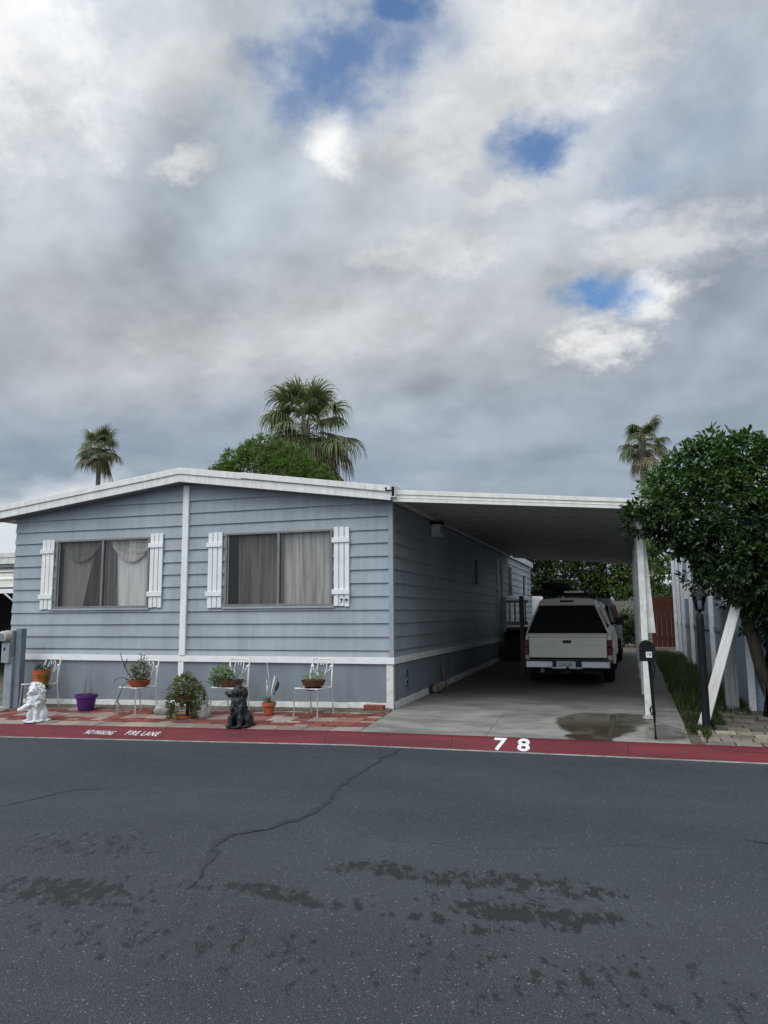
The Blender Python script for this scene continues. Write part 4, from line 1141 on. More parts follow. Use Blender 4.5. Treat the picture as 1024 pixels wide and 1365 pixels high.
L = Leaves()
for k in range(700):
    if k < 350: x = random.uniform(4.05, 6.5); y = random.uniform(-1.5, 1.2)
    elif k < 560: y = random.uniform(-1.5, 6); x = 4.02 + random.gauss(0, .07)
    else: x = random.uniform(3.4, 4.1); y = random.uniform(-1.55, 1.5)
    L.leaf(V((x, y, zg(x, y) + .022)), V((random.uniform(-1, 1), random.uniform(-1, 1), .15)), V((0, 0, 1)), random.uniform(.02, .045), .018, random.random())
tag(L.build('fallen_leaves', MT['litter']), 'dry fallen leaves on the flagstones and the grass edge by the mailbox', 'leaf litter', kind='stuff')

# ================================================================== STATUES
def lion_mane(v): return .030 if v.z > .22 and v.y > -.085 else .004
lion = blob_mesh('lion_statue', [
    ('e', (0, .10, .13), (.105, .125, .13)), ('e', (0, .02, .24), (.085, .085, .15), ('X', -.2)), ('e', (0, -.02, .34), (.095, .085, .12)),
    ('e', (-.01, -.055, .475), (.072, .070, .072)), ('e', (0, .0, .455), (.125, .08, .125)), ('e', (0, .01, .36), (.125, .09, .12)), ('e', (-.005, -.01, .55), (.075, .055, .035)), ('e', (-.06, -.02, .40), (.06, .05, .09)), ('e', (.06, -.02, .39), (.06, .05, .1)), ('e', (-.04, -.118, .497), (.018, .012, .012)), ('e', (.015, -.118, .497), (.018, .012, .012)),
    ('e', (-.015, -.115, .452), (.036, .042, .032)), ('e', (-.015, -.10, .42), (.03, .03, .022)), ('e', (-.015, -.145, .468), (.016, .012, .012)),
    ('e', (-.07, -.01, .535), (.025, .015, .028)), ('e', (.06, -.01, .535), (.025, .015, .028)),
    ('l', [(.06, -.05, .28), (.06, -.09, .14), (.058, -.10, .03)], [.045, .034, .030]), ('e', (.058, -.13, .022), (.036, .055, .022)),
    ('l', [(-.065, -.05, .29), (-.09, -.12, .235), (-.115, -.165, .205)], [.052, .042, .036]), ('e', (-.13, -.185, .195), (.042, .045, .036)),
    ('e', (.10, .05, .09), (.05, .10, .09)), ('e', (-.10, .05, .09), (.05, .10, .09)), ('e', (.12, -.06, .022), (.035, .075, .022)), ('e', (-.11, -.06, .022), (.035, .075, .022)),
    ('l', [(.08, .2, .02), (.15, .14, .02), (.17, .04, .02)], [.02, .018, .022]),
    ('e', (0, .0, .012), (.15, .17, .014)),
], .0075, MT['statue_w'], rough=lion_mane, rfreq=26.)
lion.location = (-5.10, -1.52, zg(-5.1, -1.52) + .004); lion.rotation_euler = (0, 0, R(8)); lion.scale = (1., 1., .99)
tag(lion, 'white seated lion statue with one paw raised near the kerb', 'statue')
dog = blob_mesh('dog_statue', [
    ('e', (.02, .06, .12), (.105, .14, .125)), ('e', (.01, 0, .24), (.09, .10, .16), ('X', -.2)), ('e', (.0, -.02, .33), (.092, .085, .11)),
    ('e', (-.01, -.03, .455), (.078, .075, .078)), ('e', (-.095, -.055, .44), (.055, .035, .034), ('Y', .15)), ('e', (-.145, -.065, .455), (.02, .024, .02)), ('e', (-.09, -.06, .405), (.045, .026, .018)),
    ('e', (.03, .01, .44), (.075, .07, .10)), ('e', (.0, -.10, .46), (.024, .02, .05)), ('e', (.01, .05, .46), (.024, .02, .05)), ('e', (.0, -.03, .53), (.045, .045, .025)),
    ('l', [(-.055, -.06, .27), (-.065, -.10, .13), (-.065, -.105, .03)], [.045, .036, .032]), ('l', [(.055, -.06, .27), (.06, -.10, .13), (.06, -.105, .03)], [.045, .036, .032]),
    ('e', (-.072, -.14, .022), (.036, .055, .022)), ('e', (.06, -.14, .022), (.036, .055, .022)),
    ('e', (.12, .03, .09), (.05, .10, .09)), ('e', (-.085, .03, .09), (.05, .10, .09)), ('e', (.13, -.06, .022), (.035, .07, .022)), ('e', (-.11, -.06, .022), (.035, .07, .022)),
    ('l', [(.05, .2, .02), (.14, .18, .02), (.17, .08, .025)], [.022, .02, .016]),
    ('e', (.01, .0, .01), (.155, .18, .012)),
], .0075, MT['statue_b'], rough=lambda v: .008 if v.z > .2 else .003, rfreq=24.)
dog.location = (-1.72, -1.52, zg(-1.72, -1.52) + .004); dog.rotation_euler = (0, 0, R(4)); dog.scale = (1.1, 1.1, 1.0)
tag(dog, 'black seated dog statue with its head turned left near the kerb', 'statue')

# ================================================================== VEHICLES
def wheel(parent, x, y, r, w=.2, s=1):
    Mx = Matrix.Translation((x, y, r)) @ Matrix.Rotation(R(90), 4, 'Y')
    bm = B(); lathe(bm, [(r * .62, -w / 2), (r * .9, -w / 2), (r, -w / 2 + .03), (r, w / 2 - .03), (r * .9, w / 2), (r * .62, w / 2)], 32, M=Mx); o = obj('wheel', bm, MT['tyre'], parent, smooth=True)
    bm = B(); lathe(bm, [(r * .63, s * w * .30), (r * .55, s * w * .40), (r * .2, s * w * .33), (r * .14, s * w * .46), (.001, s * w * .47)] if s > 0 else [(r * .63, s * w * .30), (r * .55, s * w * .40), (r * .2, s * w * .33), (r * .14, s * w * .46), (.001, s * w * .47)], 20, M=Mx); obj('rim', bm, MT['silver'], o, smooth=True)
def arc(cy, cz_, r, a0, a1, n=10): return [(cy + r * math.cos(R(a0 + (a1 - a0) * k / n)), cz_ + r * math.sin(R(a0 + (a1 - a0) * k / n))) for k in range(n + 1)]
TX, TY = 2.29, 3.62
tr = empty('pickup_truck', (TX, TY, zg(TX, TY + 2.5) - .03), 'beige pickup truck with a matching bed canopy parked under the carport', 'pickup truck')
tr.rotation_euler = (R(.86), 0, 0)
# lower body with wheel arches
prof = [(.12, .46), (.62, .40)] + arc(1.12, .36, .40, 175, 5) + [(1.6, .36), (3.5, .36)] + arc(3.98, .36, .40, 175, 5) + [(4.5, .38), (5.0, .42), (5.06, .6), (5.02, .85), (4.6, .95), (3.7, 1.0), (3.4, .965), (.10, .955), (.07, .8), (.08, .55)]
bm = B()
prism_x(bm, prof, -.80, .80)
for v in bm.verts:
    if v.co.z < .6: v.co.x *= .985
    if v.co.z > .9: v.co.x *= .955
obj('body', bm, MT['truck'], tr, smooth=True, bevel=.025)
for s in (-1, 1):
    for cy in (1.12, 3.98):
        bm = B()
        for (r0, x0, x1) in ((.43, .79, .835),):
            o_ = arc(cy, .36, .455, 178, 2, 14); i_ = arc(cy, .36, .395, 178, 2, 14)
            for k in range(14):
                f4 = [(o_[k], .80), (o_[k + 1], .80), (i_[k + 1], .838), (i_[k], .838)]
                face(bm, [V((s * x, p[0], p[1])) for p, x in f4])
                face(bm, [V((s * x, p[0], p[1])) for p, x in [(i_[k], .838), (i_[k + 1], .838), (i_[k + 1], .78), (i_[k], .78)]])
        bmesh.ops.remove_doubles(bm, verts=bm.verts, dist=1e-4); obj('wheel_arch', bm, MT['truck'], tr)
bm = B(); box(bm, -.70, .70, .35, 4.9, .24, .44); box(bm, -.6, .6, .1, .5, .22, .36); obj('underbody', bm, MT['dark'], tr)
for s in (-1, 1):
    for cy in (1.12, 3.98): wheel(tr, s * .70, cy, .335, .21, s)
# tailgate
bm = B(); box(bm, -.705, .705, .035, .10, .515, .895); box(bm, -.715, .715, .025, .11, .897, .945)
tg = obj('tailgate', bm, MT['truck'], tr, bevel=.012)
bm = B(); box(bm, -.71, .71, .045, .08, .485, .513); box(bm, -.7115, -.7055, .05, .11, .515, .945); box(bm, .7055, .7115, .05, .11, .515, .945); obj('tailgate_gap', bm, MT['dark'], tr)
bm = B(); box(bm, -.66, .66, .030, .036, .60, .615); box(bm, -.66, .66, .030, .036, .745, .757); obj('tailgate_crease', bm, MT['truck'], tr, bevel=.004)
bm = B(); box(bm, -.085, .07, .022, .034, .785, .835); box(bm, -.075, .06, .016, .0215, .795, .815); obj('tailgate_handle', bm, MT['blackplastic'], tr, bevel=.006)
text_obj('tailgate_badge', 'TACOMA', .062, MT['sticker'], tr, Matrix.Translation((.53, .033, .79)) @ Matrix.Rotation(R(90), 4, 'X'), .003, 1.2, .004)
for s in (-1, 1):
    bm = B(); box(bm, s * .712 if s > 0 else -.80, .80 if s > 0 else -.712, .02, .16, .565, .845); tl = obj('tail_light', bm, MT['redlens'], tr, bevel=.012)
    bm = B(); box(bm, (.722 if s > 0 else -.79), (.79 if s > 0 else -.722), .012, .0195, .69, .735); obj('reverse_lens', bm, MT['tint'], tl)
# bumper
bm = B()
for a, b in ((-.76, -.26), (.24, .76)): box(bm, a, b, -.13, .05, .335, .465)
box(bm, -.30, .28, -.115, .03, .315, .36)
bp = obj('rear_bumper', bm, MT['chrome'], tr, bevel=.02)
bm = B(); box(bm, -.275, .255, -.09, .03, .365, .46); box(bm, -.74, .74, -.125, .03, .4655, .474); obj('bumper_step', bm, MT['blackplastic'], tr)
bm = B(); box(bm, -.20, .145, -.108, -.10, .335, .475); pl = obj('licence_plate', bm, MT['plate'], tr, bevel=.003)
bm = B()
for k in range(7):     # worn characters, not legible in the photograph
    x0 = -.150 + k * .037
    box(bm, x0, x0 + .024, -.1095, -.1085, .375, .387 + .008 * (k % 3)); box(bm, x0 + .008 * (k % 3), x0 + .008 * (k % 3) + .008, -.1097, -.1087, .37, .43)
    if k % 2: box(bm, x0, x0 + .022, -.1095, -.1085, .420, .431)
obj('plate_characters', bm, MT['plateink'], pl)
bm = B(); box(bm, -.03, .03, -.17, -.0, .25, .30); bmesh.ops.create_icosphere(bm, subdivisions=2, radius=.03, matrix=Matrix.Translation((-.0, -.15, .34))); obj('tow_hitch', bm, MT['blackplastic'], tr)
Mx = Matrix.Translation((-.46, -.03, .285)) @ Matrix.Rotation(R(90), 4, 'X')
bm = B(); lathe(bm, [(.028, -.4), (.03, .0), (.024, .0), (.022, -.3)], 14, M=Mx); obj('exhaust_pipe', bm, MT['chrome'], tr, smooth=True)
# canopy
def cring(y, zb, hb, zt, ht, n=5):
    P_ = [V((-hb, y, zb)), V((-hb + (hb - ht) * .0 - .0, y, zb + .02))]
    side = [V((-hb + (hb - ht) * t, y, zb + (zt - .09 - zb) * t)) for t in (.0, .5, 1.)]
    rt = [V((-ht + .02, y, zt - .045)), V((-ht + .09, y, zt - .01)), V((-ht * .5, y, zt + .005)), V((0, y, zt + .012))]
    half = side + rt
    return half + [V((-p.x, p.y, p.z)) for p in half[-2::-1]]
bm = B()
rings = []
for y, k in ((.06, 0), (.075, 1), (1.0, 1), (1.98, 1)):
    rg = cring(y, .948, .765, 1.61, .52)
    if k == 0: rg = [V((p.x * .985, p.y, .95 + (p.z - .95) * .985)) for p in rg]
    rings.append(rg)
for rg in rings:
    for p in rg:
        if p.y < .5: p.y += (p.z - .95) * .30          # raked rear face
loft(bm, rings)
cn = obj('canopy', bm, MT['canopy'], tr, smooth=True, angle=28)
bm = B()
def rear(x, z, o=.012): return V((x, .06 + (z - .95) * .30 - o, z))
face(bm, [rear(-.725, .965), rear(.725, .965), rear(.505, 1.475), rear(-.505, 1.475)]); face(bm, [rear(-.725, .965, .0), rear(.725, .965, .0), rear(.725, .965), rear(-.725, .965)])
obj('rear_window', bm, MT['tint'], cn)
bm = B()
for (a, b) in (((-.745, .96), (-.52, 1.49)), ((.745, .96), (.52, 1.49)), ((-.525, 1.49), (.525, 1.49))):
    tube(bm, [rear(*a, .012), rear(*b, .012)], .014, 6)
obj('window_trim', bm, MT['canopy'], cn)
bm = B(); box(bm, -.125, .125, .232, .262, 1.535, 1.575); obj('brake_light', bm, MT['blackplastic'], cn, bevel=.005)
for s in (-1, 1):
    bm = B()
    f_ = lambda y, t: V((s * (.765 + (.52 - .765) * t + .004), y, .948 + (1.52 - .948) * t))
    face(bm, [f_(.35, .18), f_(1.85, .18), f_(1.85, .86), f_(.48, .86)])
    obj('side_window', bm, MT['tint'], cn)
# cab
bm = B()
cs = []
for y0, y1, z, h in ((2.02, 4.0, .95, .755), (2.03, 3.98, 1.0, .76), (2.10, 3.45, 1.46, .60), (2.22, 3.2, 1.545, .52)):
    cs.append([V((-h, y0, z)), V((h, y0, z)), V((h, y1, z)), V((-h, y1, z))])
loft(bm, cs); cb = obj('cab', bm, MT['truck'], tr, smooth=True, bevel=.03)
bm = B()
for s in (-1, 1):
    f_ = lambda y, z: V((s * (.76 + (.60 - .76) * (z - 1.0) / .46 + .006), y, z))
    face(bm, [f_(2.75, 1.03), f_(3.75, 1.03), f_(3.42, 1.42), f_(2.75, 1.42)]); face(bm, [f_(2.2, 1.05), f_(2.68, 1.05), f_(2.68, 1.42), f_(2.22, 1.42)])
f_ = lambda x, z: V((x, 3.985 - (z - 1.0) * 1.15 + .006, z))
face(bm, [f_(-.7, 1.03), f_(.7, 1.03), f_(.56, 1.43), f_(-.56, 1.43)])
obj('cab_window', bm, MT['tint'], cb)
for s in (-1, 1):
    bm = B(); box(bm, min(s * .82, s * 1.0), max(s * .82, s * 1.0), 3.42, 3.54, 1.02, 1.19); box(bm, min(s * .74, s * .84), max(s * .74, s * .84), 3.46, 3.52, 1.03, 1.08); obj('mirror', bm, MT['blackplastic'], tr, bevel=.02)
bm = B()
for y in (.55, 1.7):
    box(bm, -.62, .62, y, y + .04, 1.66, 1.69)
    for s in (-1, 1): box(bm, s * .45 - .02, s * .45 + .02, y, y + .04, 1.60, 1.66)
obj('roof_rack', bm, MT['black'], tr)
for s in (-1, 1):
    bm = B(); box(bm, s * .805 - .004, s * .805 + .004, .3, 4.9, .62, .66); obj('side_moulding', bm, MT['blackplastic'], tr)
for s in (-1, 1):
    bm = B(); box(bm, s * .6 - .15, s * .6 + .15, 5.03, 5.07, .66, .82); obj('headlight', bm, MT['silver'], tr, bevel=.01)
bm = B(); box(bm, -.8, .8, 4.98, 5.16, .38, .55); obj('front_bumper', bm, MT['chrome'], tr, bevel=.02)

# load on the roof rack
zt = zg(TX, TY + 2.5) - .03 + 1.69
ld = empty('lumber_bundle', (2.02, 4.7, zt + .03), 'dark planks tied across the left side of the pickup roof rack', 'lumber', rz=R(-14))
for k, (x, z, l) in enumerate([(-.36, 0, 1.9), (-.22, .0, 1.75), (-.3, .045, 1.8), (-.1, .005, 1.6), (-.17, .055, 1.65)]):
    bm = B(); box(bm, x, x + .12, -.45, -.45 + l, z, z + .038); obj('plank', bm, MT['darkwood'], ld, bevel=.003)
ldr = empty('ladder', (2.45, 4.3, zt + .03), 'dark ladder lying on the right side of the pickup roof rack', 'ladder', rz=R(3))
for x in (-.17, .17):
    bm = B(); box(bm, x - .014, x + .014, -.15, 2.3, 0, .07); obj('rail', bm, MT['black'], ldr)
for k in range(8):
    bm = B(); tube(bm, [(-.17, .02 + k * .29, .035), (.17, .02 + k * .29, .035)], .014, 6); obj('rung', bm, MT['black'], ldr)
bm = B(); box(bm, -.19, .19, -.03, .03, 0, .035); o = obj('white_pipe', bm, MT['white'], bevel=.012, loc=(2.42, 4.05, zt + .03)); tag(o, 'short white bar on the pickup roof rack above the canopy', 'bar')
o = blob_mesh('tarp_bundle', [('e', (0, 0, .07), (.26, .5, .08)), ('e', (-.2, .25, .09), (.16, .4, .09)), ('e', (.14, -.2, .06), (.15, .25, .07)), ('e', (.0, .5, .08), (.2, .25, .1))], .02, MT['blackplastic'], rough=.03, rfreq=7.)
o.location = (2.04, 5.1, zt + .11); tag(o, 'black folded tarp bundle on top of the planks on the pickup', 'tarp')

# second vehicle ahead of the pickup
SX, SY = 2.34, 9.25
sv = empty('parked_suv', (SX, SY, zg(SX, SY + 2)), 'white sport utility vehicle ahead of the pickup with a tall red tail light', 'car')
sv.rotation_euler = (R(.86), 0, 0)
pf = [(.1, .35), (.45, .32)] + arc(.85, .34, .37, 175, 5) + [(1.3, .3), (3., .3)] + arc(3.45, .34, .37, 175, 5) + [(4.1, .34), (4.25, .6), (4.15, .85), (3.2, 1.0), (.12, .98), (.05, .7)]
bm = B(); prism_x(bm, pf, -.86, .86); obj('body', bm, MT['suv'], sv, smooth=True, bevel=.04)
bm = B()
cs = [[V((-h, a, z)), V((h, a, z)), V((h, b, z)), V((-h, b, z))] for a, b, z, h in ((.1, 3.3, .97, .84), (.18, 2.7, 1.45, .72), (.3, 2.4, 1.60, .62))]
loft(bm, cs); cb = obj('cabin', bm, MT['suv'], sv, smooth=True, bevel=.04)
bm = B()
for s in (-1, 1):
    f_ = lambda y, z: V((s * (.84 + (.72 - .84) * (z - .97) / .48 + .006), y, z))
    face(bm, [f_(.55, 1.04), f_(1.45, 1.04), f_(1.45, 1.42), f_(.65, 1.42)]); face(bm, [f_(1.52, 1.04), f_(2.95, 1.04), f_(2.6, 1.42), f_(1.52, 1.42)])
face(bm, [V((-.62, .105, 1.06)), V((.62, .105, 1.06)), V((.56, .17, 1.42)), V((-.56, .17, 1.42))])
obj('cabin_window', bm, MT['tint'], cb)
for s in (-1, 1):
    bm = B(); v0 = [(s * .74, .085, 1.0), (s * .845, .12, 1.0), (s * .745, .19, 1.44), (s * .64, .155, 1.44)]
    face(bm, [V(p) + V((s * .004, -.012, 0)) for p in v0]); face(bm, [V((s * .851, .12, 1.0)), V((s * .851, .3, 1.0)), V((s * .745, .32, 1.44)), V((s * .75, .17, 1.44))]); obj('tail_light', bm, MT['redlens'], sv)
    for cy in (.85, 3.45): wheel(sv, s * .76, cy, .33, .2, s)
    bm = B(); box(bm, s * .97 - .09, s * .97 + .09, 2.75, 2.85, 1.0, 1.14); obj('mirror', bm, MT['blackplastic'], sv, bevel=.02)
bm = B(); box(bm, -.85, .85, -.06, .1, .36, .6); obj('rear_bumper', bm, MT['blackplastic'], sv, bevel=.03)

# ================================================================== TREES
random.seed(11)
ct = empty('citrus_tree', (5.12, .35, zg(5.1, .35)), 'dense dark green leafy tree beside the lamp post overhanging the carport corner', 'tree')
z0 = zg(5.1, .35); bm = B()
tube(bm, [(5.12, .35, z0 - .05), (5.08, .33, .5), (4.98, .3, 1.0), (4.86, .25, 1.5), (4.8, .25, 2.1)], [.10, .085, .08, .07, .05], 10)
tube(bm, [(5.08, .33, .5), (5.2, .4, 1.1), (5.35, .5, 1.9)], [.07, .06, .04], 8)
for k in range(14):
    d = rvec(); e = V((4.85 + d.x * 1., .4 + d.y * 1., 2.6 + d.z * .8)); tube(bm, [(4.84, .25, 1.6 + .4 * random.random()), (4.8 + d.x * .4, .3 + d.y * .4, 2.2 + d.z * .3), e], [.04, .025, .01], 6)
obj_w('trunk', bm, MT['bark'], ct, smooth='all')
lob = [((3.56, -.25, 2.66), .17), ((3.62, -.2, 2.84), .13), ((3.80, -.2, 2.78), .24), ((3.85, .1, 2.98), .2), ((3.9, -.15, 2.52), .22), ((4.02, .15, 2.72), .27), ((4.05, .25, 3.02), .30), ((4.3, .2, 2.55), .34), ((4.15, .5, 3.25), .36), ((4.45, .3, 2.9), .52),
       ((4.5, .4, 3.4), .36), ((4.62, .3, 3.55), .26), ((4.72, .4, 3.35), .42), ((5.0, .4, 3.45), .38), ((5.3, .5, 3.2), .42), ((4.9, .2, 2.7), .6), ((5.4, .4, 2.7), .6), ((4.6, .0, 2.28), .38),
       ((4.95, .0, 1.95), .45), ((5.3, .1, 2.0), .5), ((5.6, .3, 2.3), .55), ((4.95, .1, 1.72), .24), ((5.25, .2, 1.45), .34), ((5.55, .3, 1.6), .4), ((5.8, .5, 3.), .5), ((4.3, .1, 2.2), .22), ((5.5, .5, 1.15), .28), ((6.0, .6, 2.4), .6), ((5.1, .5, 3.65), .2), ((4.9, .6, 2.4), .7)]
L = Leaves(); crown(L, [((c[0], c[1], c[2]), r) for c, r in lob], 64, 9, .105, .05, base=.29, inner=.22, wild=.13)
random.seed(3)
for v in range(len(L.v)): L.v[v] = L.v[v] - V(ct.location)
L.build('crown', MT['leaf_citrus'], ct)
bm = B()
for k in range(16):
    x = random.uniform(4.6, 5.4); y = random.uniform(-.1, .4); z = random.uniform(1.8, 2.2)
    tube(bm, [(x, y, z), (x + random.uniform(-.15, .1), y - .05, z - .25), (x + random.uniform(-.25, .1), y - .1, z - random.uniform(.35, .6))], [.012, .008, .004], 5)
obj_w('twigs', bm, MT['bark'], ct)
# shaded under-shrub at far right
sb = empty('shrub', (5.75, .1, zg(5.7, .1)), 'dark shaded shrub under the leafy tree at the right edge', 'shrub')
L = Leaves(); crown(L, [((0, 0, .5), .4), ((.2, -.1, .9), .4), ((-.1, .1, .95), .3), ((.4, .1, .5), .45)], 45, 7, .10, .04, base=.2); L.build('foliage', MT['leaf_citrus'], sb)

def palm(name, x, y, ztop, R_, ngreen, ndead, label, trunk_r=.2, seed=1, green_up=80, lean=0.):
    random.seed(seed)
    z0 = zg(x, y)
    t = empty(name, (x, y, z0), label, 'palm tree', 'fan palms behind the home')
    H = ztop - z0; bm = B()
    tube(bm, [(lean * (1 - k / 12) ** 2, 0, H * k / 12 - (.1 if k == 0 else 0)) for k in range(13)], [trunk_r * (1.25 - .35 * k / 12) * (1 + .03 * (k % 2)) for k in range(13)], 12)
    obj('trunk', bm, MT['palmbark'], t, smooth='all')
    Lg, Ld, bs = Leaves(), Leaves(), B()
    def frond(Lv, az, el, pl, fr, droop, dead):
        d0 = V((math.cos(az) * math.cos(el), math.sin(az) * math.cos(el), math.sin(el)))
        hz = V((math.cos(az), math.sin(az), 0))
        base = V((0, 0, H - random.uniform(0, .5) - (random.uniform(.0, .7) * R_ * .4 if dead else 0)))
        mid = base + d0 * pl * .6; end = base + d0 * pl + V((0, 0, -.10 * pl - (.1 * pl if dead else 0)))
        tube(bs, [base, mid, end], [.03, .02, .014], 5, caps=False)
        dd = (end - mid).normalized()
        sdir = dd.cross(V((0, 0, 1))); sdir = sdir.normalized() if sdir.length > .05 else V((-math.sin(az), math.cos(az), 0))
        nrm = sdir.cross(dd)
        n = 36; tint = random.uniform(.2, .85)
        for k in range(n):
            a = R(-125 + 250 * k / (n - 1)); ln = fr * (.62 + .38 * math.cos(a * .62)) * random.uniform(.9, 1.1)
            ds = (dd * math.cos(a) + sdir * math.sin(a) + nrm * (.18 - .28 * abs(math.sin(a)))).normalized()
            pts_ = [end]; p = end.copy(); dcur = ds.copy()
            for j in range(5):
                p = p + dcur * ln / 5; pts_.append(p.copy())
                dcur = (dcur + V((0, 0, -1)) * droop * (.10 + .42 * j) + rvec() * .06).normalized()
            w = dcur.cross(ds); sd = nrm.cross(ds); sd = sd.normalized() if sd.length > .01 else sdir
            sd = (sd * .8 + nrm * random.uniform(-.5, .5)).normalized()
            Lv.strip(pts_, fr * .060, sd, tint + random.uniform(-.15, .15))
    for k in range(ngreen):
        u = (k + .5) / ngreen
        el = R(green_up - 105 * u ** .9 + random.uniform(-16, 16)); az = k * 2.39996 + random.uniform(-.7, .7)
        frond(Lg, az, el, R_ * random.uniform(.38, .72), R_ * random.uniform(.38, .56), .5 + .75 * u + random.uniform(-.1, .25), False)
    for k in range(ndead):
        az = k * 2.39996 + 1; el = R(random.uniform(-70, 5))
        frond(Ld if k % 3 else Lg, az, el, R_ * random.uniform(.42, .6), R_ * random.uniform(.5, .66), 1.25, True)
    obj('stalks', bs, MT['palm_dead_stalk'], t)
    Lg.build('fronds', MT['palm_leaf'], t); Ld.build('dead_skirt', MT['palm_dead'], t)
    return t
MT['palm_dead_stalk'] = leafmat('palm_stalk', (.16, .13, .08), (.16, .13, .08), .1)
palm('fan_palm', -11.85, 24., 10.95, 3.15, 36, 30, 'large shaggy fan palm behind the round green tree', .25, 5)
palm('fan_palm', -44.8, 50., 18.0, 2.7, 32, 12, 'small distant fan palm alone at the left above the roof', .22, 9)
palm('fan_palm', 4.50, 30., 10.5, 1.55, 24, 12, 'slender fan palm rising behind the carport post at the right', .19, 14, lean=.1)

random.seed(31)
rt = empty('round_tree', (-9.65, 15.2, zg(-9, 15)), 'bright green rounded tree peeking above the roof ridge', 'tree')
bm = B(); tube(bm, [(0, 0, -.1), (.05, 0, 2.5), (0, .1, 5)], [.16, .13, .09], 8); obj('trunk', bm, MT['bark'], rt)
lobes = [((-1.55, 0, 6.05), .75), ((-.8, -.1, 6.6), .85), ((0, 0, 6.85), .95), ((.8, -.1, 6.55), .85), ((1.5, 0, 6.0), .8), ((0, -.7, 6.3), .9), ((-.9, -.6, 6.), .8), ((.9, -.7, 5.9), .9), ((2.0, .2, 5.5), .7), ((-2.0, .1, 5.5), .6), ((.3, .8, 6.5), .9), ((0, 0, 5.4), 1.2)]
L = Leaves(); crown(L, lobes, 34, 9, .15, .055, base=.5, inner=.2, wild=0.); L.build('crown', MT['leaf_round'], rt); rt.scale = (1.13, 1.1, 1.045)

def bush(name, x, y, lobes, label, m, per, n, Ls, Ws, base, cat='shrub', group=None, trunk=None):
    t = empty(name, (x, y, zg(x, y)), label, cat, group)
    if trunk:
        bm = B(); tube(bm, [(0, 0, -.1), (.05, 0, trunk * .5), (0, 0, trunk)], [.14, .11, .07], 8)
        for c, r in lobes[:5]: tube(bm, [(0, 0, trunk * .8), V(c) * .6 + V((0, 0, trunk * .4)), c], [.06, .04, .015], 5)
        obj('trunk', bm, MT['bark'], t)
    L = Leaves(); crown(L, lobes, per, n, Ls, Ws, base=base); L.build('crown' if trunk else 'foliage', m, t)
random.seed(77)
GB = 'trees behind the carport'
for x, y, r, zc, lb, m in [(-1.6, 25.5, 1.5, 3.0, 'dark spreading tree seen over the porch end of the carport', 'leaf_back'), (.6, 26, 1.65, 3.0, 'dense dark tree directly above the pickup canopy', 'leaf_back'),
                           (2.5, 26.5, 1.5, 3.1, 'open branching tree above the right side of the pickup', 'leaf_back'), (4.2, 25.5, 1.3, 3.0, 'lighter green tree beside the white carport post', 'leaf_green')]:
    lo = [((dx * r, dy * r, zc + dz * r * .8), random.uniform(.35, .5) * r) for dx, dy, dz in [(-.7, 0, 0), (.7, 0, .1), (0, -.4, .5), (-.3, .3, -.6), (.4, -.2, -.5), (0, .4, .8), (-.6, -.3, .6), (.6, .2, .7), (0, -.5, -.2), (-.8, -.2, -.7), (.8, -.3, -.6), (.1, -.4, -1.1), (-.5, -.4, -1.2), (.6, -.3, -1.2), (-.5, 0, 1.3), (.5, .1, 1.3), (0, -.2, 1.6), (.2, .2, 1.2)]]  # upper lobes added out of view to block skylight into the carport
    bush('backyard_tree', x, y, lo, lb, MT[m], 16, 7, .20, .08, .32 if m == 'leaf_back' else .28, 'tree', GB, 2.6)
for x, y, r, lb in [(3.35, 17.5, .55, 'low dark shrub between the parked vehicles and the carport post'), (3.2, 20., .6, 'dark shrub against the grey board fence'), (2.4, 21.5, .7, 'shrub hidden behind the white vehicle by the grey fence')]:
    lo = [((random.uniform(-.7, .7) * r, random.uniform(-.5, .5) * r, random.uniform(.3, 1.5) * r), random.uniform(.35, .5) * r) for k in range(10)]
    bush('shrub', x, y, lo, lb, MT['leaf_shrub'], 60, 7, .11, .045, .3)
random.seed(5)
for x, y, r, zc, lb in [(-26, 40, 2.6, 6.8, 'distant dark tree just past the left edge of the house')]:
    lo = fill_lobes((0, 0, zc - 1), r, 14, 1., 1.5)
    bush('distant_tree', x, y, lo, lb, MT['leaf_back'], 8, 6, .35, .14, .3, 'tree', None, 4.5)
# neighbour left of the house
nh = empty('neighbour_carport', (-13, 4, zg(-13, 4)), 'neighbouring carport with white beams and a dark interior at the left edge', 'carport')
bm = B(); box(bm, -22, -9.4, 4.0, 4.08, 2.86, 2.97); box(bm, -22, -9.4, 4.02, 9.0, 2.70, 2.86); obj_w('roof', bm, MT['white_old'], nh)
bm = B(); box(bm, -22, -9.4, 4.05, 4.1, 2.62, 2.695); obj_w('beam', bm, MT['galv_d'], nh)
bm = B(); box(bm, -22, -9.3, 4.03, 4.12, 1.98, 2.09); obj_w('lower_beam', bm, MT['white'], nh)
bm = B()
for k in range(5):
    z = 2.13 + k * .095; prism_x(bm, [(4.09 + .03 * (k % 2), z), (4.12 + .02 * k, z), (4.14 + .02 * k, z + .09), (4.09 + .02 * k, z + .09)], -22, -9.35)
obj_w('awning_panel', bm, MT['cp_fascia'], nh)
bm = B(); tube(bm, [(-11.15, 4.06, 1.98), (-10.5, 4.06, 1.5)], .03, 6); obj_w('brace', bm, MT['white_old'], nh)
bm = B(); box(bm, -22, -8.6, 9.0, 9.1, -.3, 2.7); obj_w('back_panel', bm, MT['dark'], nh)
bm = B(); box(bm, -9.5, -9.4, 4.0, 4.1, -.3, 1.97); obj_w('post', bm, MT['galv_d'], nh)

